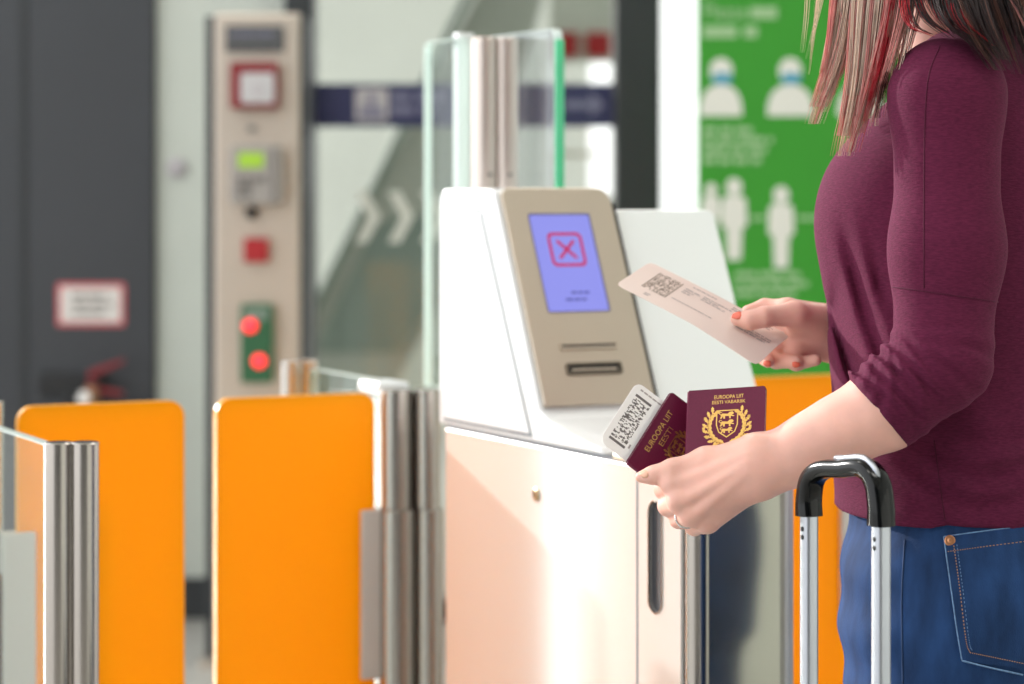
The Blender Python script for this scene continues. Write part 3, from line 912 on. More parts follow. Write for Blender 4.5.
def crest(fr, cx0, cy0, r, z0, z1):
    out = []
    sh_o = [(-0.5, 0.72), (0.5, 0.72), (0.5, 0.0), (0.38, -0.35), (0.0, -0.62), (-0.38, -0.35), (-0.5, 0.0)]
    sh_i = [(a * 0.9, b * 0.92 + 0.01) for a, b in sh_o]
    out.append(ring_prism(fr, [(cx0 + a * r, cy0 + b * r) for a, b in sh_o], [(cx0 + a * r, cy0 + b * r) for a, b in sh_i], z0, z1))
    for k, yy in enumerate((0.46, 0.08, -0.26)):
        out.append(lion(fr, cx0, cy0 + yy * r, r * (0.31 if k < 2 else 0.26), z0, z1))
    for s in (-1, 1):
        for i in range(9):
            t = math.radians(-84 + i * 15.5)
            px_, py_ = cx0 + s * r * 0.86 * math.cos(t), cy0 + r * 0.9 * math.sin(t) - 0.02 * r
            tang = t + math.pi / 2
            if s < 0:
                tang = math.pi - tang
            for da in (-0.75, 0.6):
                out.append(leaf(fr, px_, py_, tang + da * s, r * 0.36, r * 0.085, z0, z1))
            if i % 2 == 1:
                out.append(prism(fr, circ(px_ + s * 0.2 * r, py_, r * 0.07, 8), z0, z1))
        stem = [(cx0 + s * r * 0.86 * math.cos(math.radians(-88 + k * 13)), cy0 + r * 0.9 * math.sin(math.radians(-88 + k * 13)) - 0.02 * r) for k in range(11)]
        out.append(tube([fr(a, b, z0) for a, b in stem], r * 0.025, 5))
    return join(*out)

def passport(label, fr, lines, crest_at, crest_r, w=0.088, h=0.122):
    """frame x = reading direction, y = up, z = toward the reader; origin = top left corner"""
    c = fr(w / 2, -h / 2, 0)
    t = thing('passport', label, 'passport', c)
    cov = mesh('cover', prism(fr, rrect(0, w, -h, 0, [0.003, 0.0012, 0.0012, 0.003]), 0.0, 0.0007), M_burg, t)
    mesh('back_cover', prism(fr, rrect(0, w, -h, 0, [0.003, 0.0012, 0.0012, 0.003]), -0.0042, -0.0035), M_burg, t)
    mesh('pages', prism(fr, rrect(0.0015, w - 0.0006, -h + 0.0015, -0.001, 0.002), -0.0036, 0.0001), M_paper, t)
    mesh('spine', tube([fr(0.0004, -0.001, -0.0017), fr(0.0004, -h + 0.001, -0.0017)], 0.0024, 8), M_burg, t, smooth=True)
    for s, y, size, wid in lines:
        mesh('lettering', text_mesh(s, Fr(fr(w / 2 + 0.002, y, 0.0007), fr.x, fr.y, fr.z), size, wid, 0.0001), M_gold, cov)
    mesh('crest', crest(fr, w / 2 + 0.001, crest_at, crest_r, 0.0007, 0.0009), M_gold, cov)
    return t

# front passport (upright, cover to the camera)
a0, a1 = P(689, 391, 2.420), P(766, 386, 2.396)
dn = P(684, 455, 2.387) - a0
f1 = card_frame(a0, a1 - a0, -dn)
passport('burgundy passport with a gold crest held upright in front of the other documents', f1,
         [('EUROOPA LIIT', -0.0095, 0.0058, 0.030), ('EESTI VABARIIK', -0.0152, 0.0052, 0.034)], -0.0400, 0.0225, (a1 - a0).length, 0.106)
# second passport, leaning to the side behind it
b0, b1 = P(627, 462, 2.404), P(668, 397, 2.428)
f2 = card_frame(b0, b1 - b0, (b0 - P(690, 506, 2.420)))
passport('burgundy passport tilted sideways, tucked behind the upright passport', f2,
         [('EUROOPA LIIT', -0.0110, 0.0085, 0.048), ('EESTI', -0.0205, 0.0085, 0.021)], -0.0400, 0.0165, 0.0865, 0.112)

def code_block(fr, x0, x1, y0, y1, z, nx, ny, seed, thick):
    """a stacked bar code: start and stop bars and rows of irregular cells"""
    r = random.Random(seed)
    V = [box(fr, x0, x0 + thick, y0, y1, z, z + 0.0001), box(fr, x1 - thick, x1, y0, y1, z, z + 0.0001)]
    xs = x0 + thick * 1.6
    cw = (x1 - thick * 1.6 - xs) / nx
    ch = (y1 - y0) / ny
    for i in range(nx):
        j = 0
        while j < ny:
            n = r.choice((1, 1, 2, 3))
            if r.random() < 0.42:
                V.append(box(fr, xs + i * cw, xs + (i + 0.96) * cw, y0 + j * ch, y0 + min(ny, j + n) * ch, z, z + 0.0001))
            j += n
    return join(*V)

# boarding pass behind the passports
def on_plane(px, py, fr, off):
    o = Vector((0, 0, CAMZ))
    d = P(px, py, 1.0) - o
    t = ((fr.o + fr.z * off) - o).dot(fr.z) / d.dot(fr.z)
    return o + d * t
cA, cB = on_plane(599, 441, f2, -0.0075), on_plane(638, 382, f2, -0.0075)
f3 = Fr(cA, f2.x, f2.y, f2.z)
b3 = thing('boarding_pass', 'white boarding pass with a printed code, tucked behind the two passports', 'boarding pass', f3(0.04, -0.05, 0))
pw = (cB - cA).length
mesh('paper', prism(f3, rrect(0, pw, -0.135, 0, [0.008, 0.010, 0.004, 0.004]), -0.0004, 0.0), M_paper, b3)
mesh('printed_code', code_block(f3, 0.009, 0.063, -0.0265, -0.0065, 0.0, 44, 17, 5, 0.0026), M_ink, b3)
mesh('small_print', bars(Fr(f3(pw - 0.004, -0.008, 0), -f3.y, f3.x, -f3.z if False else f3.z), [0.03], 0, 0.0016, 0.001, 0.0001, 3), M_inkpale, b3)
mesh('small_print', bars(Fr(f3(0.012, -0.029, 0), f3.x, f3.y, f3.z), [0.006], 0, 0.002, 0.001, 0.0001, 3), M_inkpale, b3)

# boarding pass held out by the far hand
T0, T1, B0 = P(650, 262, 2.645), P(790, 336, 2.58), P(616, 285, 2.58)
f4 = card_frame(T0, T1 - T0, T0 - B0)
PL, PH = (T1 - T0).length, abs((T0 - B0).dot(f4.y))
p4 = thing('boarding_pass', 'pale boarding pass held out towards the kiosk by the far hand', 'boarding pass', f4(PL / 2, -PH / 2, 0))
def bend(vf):
    V, F = vf
    out = []
    for v in V:
        d = Vector(v) - f4.o
        x, y, z = d.dot(f4.x), d.dot(f4.y), d.dot(f4.z)
        z += 0.002 * math.sin(math.pi * (x / PL)) - 0.006 * max(0, (x / PL - 0.55)) * max(0, (-y / PH - 0.45)) * 4
        out.append(f4(x, y, z))
    return out, F
def grid_card(x0, x1, y0, y1, z0, z1, nx=24, ny=10, cut=0.006):
    V, F = [], []
    for z in (z0, z1):
        for i in range(nx + 1):
            for j in range(ny + 1):
                x, y = x0 + (x1 - x0) * i / nx, y0 + (y1 - y0) * j / ny
                ii, jj = min(i, nx - i), min(j, ny - j)
                if ii == 0 and jj == 0:
                    x += cut * 0.35 * (1 if i == 0 else -1)
                    y += cut * 0.35 * (1 if j == 0 else -1)
                V.append(f4(x, y, z))
    N = (nx + 1) * (ny + 1)
    k = lambda i, j: i * (ny + 1) + j
    for i in range(nx):
        for j in range(ny):
            F.append([k(i, j), k(i + 1, j), k(i + 1, j + 1), k(i, j + 1)])
            F.append([N + k(i, j), N + k(i, j + 1), N + k(i + 1, j + 1), N + k(i + 1, j)])
    per = [k(i, 0) for i in range(nx)] + [k(nx, j) for j in range(ny)] + [k(i, ny) for i in range(nx, 0, -1)] + [k(0, j) for j in range(ny, 0, -1)]
    for a, b in zip(per, per[1:] + per[:1]):
        F.append([a, b, N + b, N + a])
    return V, F
M_pass2 = mat('pale_pink_paper', (238, 224, 216), 0.6, transl=0.2)
mesh('paper', bend(grid_card(0, PL, -PH, 0, -0.0003, 0.0003)), M_pass2, p4, smooth=True, auto=40)
mesh('printed_code', bend(code_block(f4, 0.020, 0.050, -PH * 0.72, -PH * 0.16, 0.0005, 26, 44, 8, 0.0014)), mat('code_brown', (156, 142, 130), 0.7), p4)
for k, (xx, yy, rows, hh_) in enumerate(((0.056, -0.018, [0.018, 0.012, 0.010], 0.0022), (0.06, -0.008, [0.03], 0.0016), (0.078, -0.016, [0.035, 0.02, 0.03], 0.0018), (0.03, -0.066, [0.008, 0.006], 0.0016), (0.055, -0.05, [0.05], 0.0014), (0.11, -0.006, [0.05, 0.05], 0.002), (0.13, -0.03, [0.04, 0.04, 0.036], 0.002))):
    mesh('small_print', bend(bars(Fr(f4(xx, yy, 0.0005), f4.x, f4.y, f4.z), rows, 0, hh_, hh_ * 1.2, 0.0001, 20 + k)), M_inkpale, p4)

# ================================================================== the woman
FX, FY = (-0.95, 0.312), (-0.312, -0.95)          # facing, her left
BODY_LOC = (0.47, 2.55, 0.0)
woman = thing('person', 'woman in a maroon top and blue jeans holding out passports and boarding passes', 'person', BODY_LOC)
MWB = MW[woman.name]

TX = 0.478
def torso_st(g):
    return [(0.900, TX + 0.002, 2.545, 0.137 + g, 0.176 + g), (0.96, TX, 2.545, 0.136 + g, 0.172 + g), (1.04, TX - 0.003, 2.545, 0.134 + g, 0.166 + g), (1.12, TX - 0.004, 2.545, 0.138 + g, 0.168 + g), (1.20, TX, 2.545, 0.136 + g, 0.172 + g),
            (1.26, TX + 0.005, 2.545, 0.125 + g, 0.172 + g), (1.31, TX + 0.016, 2.545, 0.104 + g, 0.168 + g), (1.35, TX + 0.022, 2.545, 0.080 + g, 0.150 + g), (1.385, TX + 0.018, 2.55, 0.062 + g, 0.105 + g), (1.41, TX + 0.012, 2.55, 0.05 + g, 0.07 + g)]

SH = P(947, 97, 2.372)
E1 = P(947, 250, 2.350)
EL = P(942, 360, 2.335)
CU = P(876, 414, 2.345)

def hem_z(X):
    return P(835, 527, 2.5)[2] + (X - 0.33) * 0.055

def shirt_sdf(X, Y, Z):
    d = loft(X, Y, Z, torso_st(0.0), FX, FY)
    # bust
    for s in (1, -1):
        c = (TX + FX[0] * 0.062 + FY[0] * 0.068 * s, 2.545 + FX[1] * 0.062 + FY[1] * 0.068 * s, 1.210)
        d = smin(d, ell(X, Y, Z, c, FX, FY, (0.074, 0.075, 0.080)), 0.06)
    # fabric hanging from the bust
    # shoulder slope and sleeve
    nb_ = (TX + 0.0, 2.54, 1.372)
    sl = smin(rc(X, Y, Z, SH, nb_, 0.050, 0.045), rc(X, Y, Z, SH, E1, 0.053, 0.0510), 0.03)
    sl = smin(sl, rc(X, Y, Z, E1, EL, 0.0510, 0.0475), 0.03)
    arm2 = rc(X, Y, Z, EL, CU, 0.0465, 0.0440)
    sl = smin(sl, arm2, 0.012)
    # elbow folds fan out from the crook of the arm
    c0 = P(884, 322, 2.34)
    ax, az = X - c0[0], Z - c0[2]
    rr = np.sqrt(ax * ax + az * az)
    ph = np.arctan2(az, ax)
    m = np.clip((rr - 0.012) / 0.03, 0, 1) * np.clip((0.135 - rr) / 0.05, 0, 1) * np.clip((c0[2] + 0.012 - Z) / 0.03, 0, 1)
    fold = ((1 - 2 * np.abs(np.sin(ph * 9 + 0.5 * np.sin(rr * 55)))) + 0.6 * np.sin(ph * 31 + 1.3 + rr * 30)) * 0.0014 * m
    # gathered rings above the cuff
    qn = (X - 0.3559) * 0.76 + (Z - (P(877, 413, 2.345)[2])) * 0.65
    qt = -(X - 0.3559) * 0.65 + (Z - (P(877, 413, 2.345)[2])) * 0.76
    mq = np.clip((qn + 0.004) / 0.010, 0, 1) * np.clip((0.088 - qn) / 0.05, 0, 1) * np.clip((qt + 0.05) / 0.07, 0.15, 1)
    rings = np.sin(qn * (2 * np.pi / 0.0128) + 1.1 * np.sin(qt * 42 + qn * 30) + 0.6) + 0.4 * np.sin(qn * 310 + qt * 60)
    sl = sl + fold + 0.0036 * rings * mq * np.clip((P(900, 318, 2.34)[2] - Z) / 0.02, 0, 1)
    # far sleeve
    SR = (TX - FY[0] * 0.15 + 0.012, 2.545 - FY[1] * 0.15, 1.335)
    ER = (0.50, 2.76, 1.085)
    sr = smin(rc(X, Y, Z, SR, nb_, 0.050, 0.045), rc(X, Y, Z, SR, ER, 0.052, 0.05), 0.03)
    sr = smin(sr, rc(X, Y, Z, ER, P(870, 345, 2.66), 0.05, 0.042), 0.03)
    # torso folds
    b0_ = P(842, 175, 2.5)
    tx, tz = X - b0_[0], b0_[2] - Z
    ph2 = np.arctan2(tx, np.maximum(tz, 0.01))
    mt = np.clip((tz - 0.09) / 0.10, 0, 1) * np.clip((0.33 - tz) / 0.08, 0, 1) * np.clip((0.62 - ph2) / 0.2, 0, 1)
    d = d + (np.sin(ph2 * 22 + 1.0) + 0.45 * np.sin(ph2 * 37)) * 0.0016 * mt
    zz = P(900, 470, 2.45)[2]
    mh = np.exp(-((Z - zz) / 0.045) ** 2)
    d = d + mh * 0.0035 * np.sin((Z + 0.30 * (X - 0.45) + 0.012 * np.sin(X * 45)) * 190) * np.clip((X - 0.38) / 0.05, 0, 1)
    d = d + 0.0018 * np.sin(X * 55 + 2 * np.sin(Z * 30)) * np.exp(-((Z - 0.92) / 0.05) ** 2)
    d = smin(d, sr, 0.02)
    for pts, dep, wd in (([(838, 205), (852, 262), (872, 330), (890, 392)], 0.0075, 0.0055), ([(838, 250), (844, 318), (856, 372), (868, 412)], 0.0065, 0.005),
                         ([(862, 218), (872, 268), (884, 312)], 0.006, 0.006), ([(846, 330), (856, 372), (868, 402)], 0.004, 0.004),
                         ([(960, 442), (985, 470), (1024, 486)], 0.005, 0.006), ([(925, 446), (935, 470), (950, 494)], 0.004, 0.005), ([(975, 425), (1005, 440), (1040, 442)], 0.005, 0.007)):
        dd = None
        for q0, q1 in zip(pts, pts[1:]):
            p0, p1_ = P(q0[0], q0[1], 2.44), P(q1[0], q1[1], 2.44)
            ex_, ez_ = p1_[0] - p0[0], p1_[2] - p0[2]
            t_ = np.clip(((X - p0[0]) * ex_ + (Z - p0[2]) * ez_) / (ex_ * ex_ + ez_ * ez_), 0, 1)
            v_ = np.sqrt((X - p0[0] - t_ * ex_) ** 2 + (Z - p0[2] - t_ * ez_) ** 2)
            dd = v_ if dd is None else np.minimum(dd, v_)
        ps, pe = P(pts[0][0], pts[0][1], 2.44), P(pts[-1][0], pts[-1][1], 2.44)
        dep = dep * 0.85 * np.clip(np.sqrt((X - ps[0]) ** 2 + (Z - ps[2]) ** 2) / 0.07, 0, 1) ** 1.5 * np.clip(np.sqrt((X - pe[0]) ** 2 + (Z - pe[2]) ** 2) / 0.03, 0, 1)
        d = d + (np.exp(-(dd / wd) ** 2) * dep - np.exp(-((dd - wd * 2.2) / wd) ** 2) * dep * 0.35) * np.clip((2.56 - Y) / 0.03, 0, 1)
    # cuff cut
    ca = Vector((0.76, 0.0, 0.65))
    cutp = P(877, 413, 2.345)
    sl = np.maximum(sl, -((X - cutp[0]) * ca[0] + (Y - cutp[1]) * ca[1] + (Z - cutp[2]) * ca[2]))
    d = smin(d, sl, 0.005)
    d = np.maximum(d, hem_z(X) - Z)
    # neckline
    nk = ell(X, Y, Z, (TX - 0.012, 2.545, 1.425), FX, FY, (0.075, 0.085, 0.055))
    d = np.maximum(d, -nk)
    return d

sv, sf = surface_nets(shirt_sdf, (0.27, 2.24, 0.86), (0.68, 2.86, 1.43), 0.0026)
sv = relax(sv, sf, 2, 0.5)
shirt = mesh('shirt', (sv, sf), M_maroon, woman, smooth=True)
bvh_shirt = BVHTree.FromPolygons([Vector(v) for v in sv], sf.tolist())

def seam(pxs, m, parent, r=0.0006, off=0.0002, n=40, nm='seam'):
    p = project_path(bvh_shirt if parent is shirt else bvh_jeans, pxs, off, n)
    if len(p) > 3:
        return mesh(nm, tube(p, r, 6), m, parent, smooth=True)
seam([(940, 46), (929, 75), (925, 120), (924, 200), (924, 288)], M_maroon_seam, shirt)
seam([(892, 287), (915, 290), (950, 295), (998, 302)], M_maroon_seam, shirt)
seam([(934, 440), (938, 470), (942, 500), (945, 520)], M_maroon_seam, shirt)

# ---- jeans
def jeans_sdf(X, Y, Z):
    hx, hy = 0.480, 2.545
    d = loft(X, Y, Z, [(0.70, hx, hy, 0.118, 0.165), (0.78, hx, hy, 0.128, 0.175), (0.86, hx, hy, 0.126, 0.172), (0.93, hx, hy, 0.115, 0.160), (0.985, hx, hy, 0.108, 0.150)], FX, FY)
    legs = None
    for s in (1, -1):
        w_ = 0.082 if s > 0 else 0.068
        hp = (hx + FY[0] * w_ * s, hy + FY[1] * w_ * s, 0.80)
        kn = (hx + FY[0] * 0.085 * s + FX[0] * 0.015, hy + FY[1] * 0.085 * s + FX[1] * 0.015, 0.47)
        an = (hx + FY[0] * 0.09 * s - FX[0] * 0.03, hy + FY[1] * 0.09 * s - FX[1] * 0.03, 0.09)
        bt = (hx + FY[0] * 0.075 * s - FX[0] * 0.055, hy + FY[1] * 0.075 * s - FX[1] * 0.055, 0.815)
        l = smin(rc(X, Y, Z, hp, kn, 0.098, 0.066), rc(X, Y, Z, kn, an, 0.066, 0.046), 0.03)
        l = smin(l, ell(X, Y, Z, bt, FX, FY, (0.085, 0.088, 0.095)), 0.05)
        legs = l if legs is None else np.minimum(legs, l)
    d = smin(d, legs, 0.05)
    d = d + 0.0022 * np.sin((Z + 0.25 * (X - 0.4) + 0.01 * np.sin(X * 60)) * 95) * np.clip((0.42 - X) / 0.05, 0, 1) * np.clip((0.95 - Z) / 0.03, 0, 1)
    return np.maximum(d, 0.075 - Z)
jv, jf = surface_nets(jeans_sdf, (0.27, 2.26, 0.06), (0.69, 2.83, 1.0), 0.005)
jv = relax(jv, jf, 2)
jeans = mesh('jeans', (jv, jf), M_denim, woman, smooth=True)
bvh_jeans = BVHTree.FromPolygons([Vector(v) for v in jv], jf.tolist())

def patch(bvh, quad, nu, nv, off, thick):
    """quad of drawn corners (tl, tr, br, bl) laid on the surface as a thin cloth patch"""
    V, F = [], []
    o = Vector((0, 0, CAMZ))
    for lay in (off, off + thick):
        for i in range(nu + 1):
            for j in range(nv + 1):
                u, v = i / nu, j / nv
                x = (1 - v) * ((1 - u) * quad[0][0] + u * quad[1][0]) + v * ((1 - u) * quad[3][0] + u * quad[2][0])
                y = (1 - v) * ((1 - u) * quad[0][1] + u * quad[1][1]) + v * ((1 - u) * quad[3][1] + u * quad[2][1])
                d = (P(x, y, 1) - o).normalized()
                h, n, _, _ = bvh.ray_cast(o, d)
                if h is None:
                    return None
                if n.dot(d) > 0:
                    n = -n
                V.append(h + n * lay)
    N = (nu + 1) * (nv + 1)
    k = lambda i, j: i * (nv + 1) + j
    for i in range(nu):
        for j in range(nv):
            F.append([k(i, j), k(i, j + 1), k(i + 1, j + 1), k(i + 1, j)])
            F.append([N + k(i, j), N + k(i + 1, j), N + k(i + 1, j + 1), N + k(i, j + 1)])
    per = [k(i, 0) for i in range(nu)] + [k(nu, j) for j in range(nv)] + [k(i, nv) for i in range(nu, 0, -1)] + [k(0, j) for j in range(nv, 0, -1)]
    for a, b in zip(per, per[1:] + per[:1]):
        F.append([a, b, N + b, N + a])
    return V, F
# back pocket: drawn corners, right part runs out of the frame
pk = patch(bvh_jeans, [(944, 537), (1044, 524), (1052, 672), (962, 660)], 20, 24, 0.0004, 0.0016)
if pk:
    pocket = mesh('back_pocket', pk, M_denim, jeans, smooth=True, auto=50)
    def stitch(pxs, m, r, off, n=60, dash=False, nm='stitching'):
        p = project_path(bvh_jeans, pxs, off, n)
        if len(p) < 4:
            return
        if dash:
            mesh(nm, join(*[tube([p[i], p[i + 1]], r, 5) for i in range(0, len(p) - 1, 2)]), m, pocket)
        else:
            mesh(nm, tube(p, r, 5), m, pocket, smooth=True)
    stitch([(944, 537), (950, 580), (957, 630), (962, 660)], M_denim_lt, 0.0008, 0.0018, nm='pocket_edge')
    stitch([(944, 537), (980, 532), (1044, 524)], M_denim_lt, 0.0008, 0.0018, nm='pocket_edge')
    stitch([(962, 660), (990, 667), (1022, 674)], M_denim_lt, 0.0010, 0.0018, nm='pocket_edge')
    stitch([(954, 546), (960, 590), (966, 640), (970, 652)], M_thread, 0.0005, 0.0022, 90, True)
    stitch([(948, 552), (985, 547), (1040, 540)], M_thread, 0.0005, 0.0022, 60, True)
    stitch([(970, 652), (995, 657), (1024, 663)], M_thread, 0.0005, 0.0022, 50, True)
    stitch([(957, 545), (963, 590), (969, 640), (972, 650)], M_denim_lt, 0.0004, 0.0019, 80, True)
    rv = project_path(bvh_jeans, [(950, 541), (951, 541)], 0.0018, 4)
    nr = (Vector((0, 0, CAMZ)) - rv[0]).normalized()
    tx_ = nr.orthogonal().normalized()
    mesh('rivet', lathe(Fr(rv[0], tx_, nr.cross(tx_), nr), [(0.0055, -0.001), (0.0055, 0.001), (0.0042, 0.0016), (0.003, 0.001), (0.0018, 0.0018), (0.0005, 0.002)], 18), M_copper, pocket, smooth=True)
p = project_path(bvh_jeans, [(905, 540), (902, 600), (903, 684)], 0.0004, 40)
mesh('side_seam', tube(p, 0.0009, 6), mat('denim_seam', (30, 58, 98), 0.8), jeans, smooth=True)
wb = project_path(bvh_jeans, [(850, 536), (900, 534), (945, 531)], 0.0003, 40)

# ---- skin: one mesh holding head, neck, arms and hands
def Q(px, py, d):
    return np.array(P(px, py, d))
def chain(X, Y, Z, pts, k=0.006):
    d = None
    for (a, ra), (b, rb) in zip(pts, pts[1:]):
        s = rc(X, Y, Z, a, b, ra, rb)
        d = s if d is None else smin(d, s, k)
    return d

LW = Q(776, 461, 2.362)
def left_arm(X, Y, Z):
    el = np.array(EL)
    f = chain(X, Y, Z, [(el, 0.040), (Q(884, 409, 2.346), 0.0375), (Q(838, 433, 2.352), 0.0320), (Q(805, 449, 2.358), 0.0280), (LW, 0.0248)], 0.02)
    # flatten the wrist a little: extra bone on the ulnar side
    f = smin(f, rc(X, Y, Z, Q(795, 470, 2.352), Q(765, 480, 2.352), 0.012, 0.0125), 0.02)
    mc = [(Q(752, 453, 2.364), Q(674, 484, 2.370), 0.0185, 0.0122), (Q(752, 462, 2.356), Q(680, 501, 2.362), 0.0185, 0.0120),
          (Q(752, 472, 2.354), Q(692, 515, 2.362), 0.0185, 0.0115), (Q(752, 482, 2.358), Q(708, 522, 2.369), 0.0180, 0.0108)]
    palm = None
    for a, b, ra, rb in mc:
        s = rc(X, Y, Z, a, b, ra, rb)
        palm = s if palm is None else smin(palm, s, 0.010)
    pad = rc(X, Y, Z, Q(740, 470, 2.376), Q(712, 505, 2.378), 0.020, 0.013)
    palm = smin(palm, pad, 0.015)
    h = smin(f, palm, 0.022)
    # fingers fold away from the camera
    fing = [[(Q(674, 484, 2.370), 0.0118), (Q(664, 489, 2.405), 0.0100), (Q(684, 492, 2.428), 0.0085), (Q(704, 490, 2.424), 0.0075)],
            [(Q(680, 501, 2.362), 0.0118), (Q(668, 506, 2.402), 0.0100), (Q(688, 508, 2.428), 0.0086), (Q(709, 506, 2.424), 0.0076)],
            [(Q(692, 515, 2.362), 0.0112), (Q(679, 519, 2.400), 0.0095), (Q(696, 520, 2.425), 0.0082), (Q(716, 516, 2.420), 0.0073)],
            [(Q(708, 522, 2.369), 0.0104), (Q(694, 527, 2.399), 0.0085), (Q(704, 526, 2.414), 0.0074), (Q(712, 518, 2.408), 0.0066)]]
    fg = None
    for c in fing:
        s = chain(X, Y, Z, c, 0.004)
        fg = s if fg is None else smin(fg, s, 0.0022)
    h = smin(h, fg, 0.005)
    # knuckles
    for (kx, ky, kd, kr) in ((671, 484, 2.364, 0.0085), (678, 501, 2.356, 0.0085), (690, 515, 2.356, 0.008), (706, 523, 2.363, 0.0075)):
        h = smin(h, np.sqrt((X - P(kx, ky, kd)[0]) ** 2 + (Y - kd) ** 2 + (Z - P(kx, ky, kd)[2]) ** 2) - kr, 0.008)
    # thumb along the top edge
    th = chain(X, Y, Z, [(Q(752, 457, 2.368), 0.0170), (Q(706, 461, 2.370), 0.0132), (Q(672, 470, 2.371), 0.0100), (Q(654, 475, 2.374), 0.0082), (Q(641, 477, 2.377), 0.0060)], 0.008)
    h = smin(h, th, 0.006)
    # tendons fanning from the wrist
    for (a, b) in ((Q(748, 455, 2.345), Q(682, 482, 2.3585)), (Q(748, 464, 2.338), Q(688, 499, 2.350)), (Q(748, 472, 2.337), Q(699, 512, 2.350))):
        h = smin(h, rc(X, Y, Z, a, b, 0.0015, 0.0025), 0.008)
    return h
lv, lf = surface_nets(left_arm, (0.115, 2.285, 0.865), (0.45, 2.45, 1.08), 0.0016)
lv = relax(lv, lf, 3)

RW = Q(850, 334, 2.625)
def right_arm(X, Y, Z):
    f = chain(X, Y, Z, [(np.array((0.50, 2.76, 1.085)), 0.038), (Q(905, 345, 2.69), 0.033), (RW, 0.0265)], 0.02)
    mc = [(Q(832, 322, 2.615), Q(788, 309, 2.598), 0.0185, 0.0120), (Q(832, 330, 2.620), Q(787, 321, 2.606), 0.0185, 0.0120),
          (Q(832, 340, 2.620), Q(791, 336, 2.604), 0.0185, 0.0115), (Q(832, 346, 2.615), Q(798, 349, 2.598), 0.018, 0.011)]
    h = None
    for a, b, ra, rb in mc:
        s = rc(X, Y, Z, a, b, ra, rb)
        h = s if h is None else smin(h, s, 0.012)
    h = smin(h, rc(X, Y, Z, Q(828, 328, 2.60), Q(800, 322, 2.582), 0.020, 0.0150), 0.014)   # ball of the thumb
    h = smin(h, f, 0.022)
    fing = [[(Q(788, 309, 2.598), 0.0112), (Q(765, 307, 2.612), 0.0090), (Q(748, 312, 2.610), 0.0076)],
            [(Q(787, 322, 2.606), 0.0112), (Q(762, 337, 2.612), 0.0096), (Q(757, 353, 2.600), 0.0085), (Q(768, 361, 2.578), 0.0075)],
            [(Q(791, 336, 2.604), 0.0108), (Q(772, 350, 2.606), 0.0093), (Q(776, 361, 2.592), 0.0083), (Q(797, 362, 2.576), 0.0072)],
            [(Q(798, 349, 2.598), 0.0100), (Q(786, 359, 2.600), 0.0082), (Q(796, 364, 2.586), 0.0074), (Q(816, 360, 2.576), 0.0064)]]
    fg = None
    for c in fing:
        s = chain(X, Y, Z, c, 0.004)
        fg = s if fg is None else smin(fg, s, 0.002)
    h = smin(h, fg, 0.005)
    th = chain(X, Y, Z, [(Q(822, 322, 2.592), 0.0175), (Q(795, 314, 2.568), 0.0135), (Q(764, 317, 2.556), 0.0105), (Q(750, 320, 2.556), 0.0098), (Q(738, 319, 2.560), 0.0080)], 0.006)
    return smin(h, th, 0.006)
rv_, rf_ = surface_nets(right_arm, (0.225, 2.53, 1.02), (0.56, 2.82, 1.16), 0.0018)
rv_ = relax(rv_, rf_, 2)

HC = np.array((0.445, 2.548, 1.565))
def head_sdf(X, Y, Z):
    g = lambda f, l, z: (HC[0] + FX[0] * f + FY[0] * l, HC[1] + FX[1] * f + FY[1] * l, HC[2] + z)
    d = ell(X, Y, Z, g(-0.01, 0, 0.035), FX, FY, (0.096, 0.076, 0.088))
    d = smin(d, ell(X, Y, Z, g(0.028, 0, -0.04), FX, FY, (0.066, 0.060, 0.072)), 0.03)
    d = smin(d, ell(X, Y, Z, g(0.06, 0, -0.092), FX, FY, (0.026, 0.026, 0.022)), 0.03)
    d = smin(d, rc(X, Y, Z, g(0.088, 0, 0.012), g(0.112, 0, -0.026), 0.008, 0.0125), 0.012)
    for s in (1, -1):
        d = smin(d, rc(X, Y, Z, g(0.086, 0.012 * s, 0.022), g(0.068, 0.05 * s, 0.020), 0.009, 0.007), 0.012)
        d = smin(d, ell(X, Y, Z, g(0.0, 0.076 * s, -0.01), FX, FY, (0.018, 0.007, 0.030)), 0.006)
        d = np.maximum(d, -(np.sqrt((X - g(0.094, 0.03 * s, 0.003)[0]) ** 2 + (Y - g(0.094, 0.03 * s, 0.003)[1]) ** 2 + (Z - g(0, 0, 0.003)[2]) ** 2) - 0.012))
        d = np.minimum(d, np.sqrt((X - g(0.08, 0.03 * s, 0.003)[0]) ** 2 + (Y - g(0.08, 0.03 * s, 0.003)[1]) ** 2 + (Z - g(0, 0, 0.003)[2]) ** 2) - 0.0125)
    d = smin(d, rc(X, Y, Z, g(0.086, -0.018, -0.058), g(0.086, 0.018, -0.058), 0.006, 0.006), 0.008)
    d = smin(d, rc(X, Y, Z, g(-0.012, 0, -0.05), (TX - 0.004, 2.548, 1.345), 0.052, 0.060), 0.03)
    # shoulders and trunk under the clothes
    d = smin(d, rc(X, Y, Z, (SH[0], SH[1] + 0.01, SH[2] - 0.004), (TX + 0.03, 2.69, 1.33), 0.036, 0.036), 0.03)
    return d
hv, hf = surface_nets(head_sdf, (0.30, 2.30, 1.29), (0.60, 2.76, 1.70), 0.004)
hv = relax(hv, hf, 2)
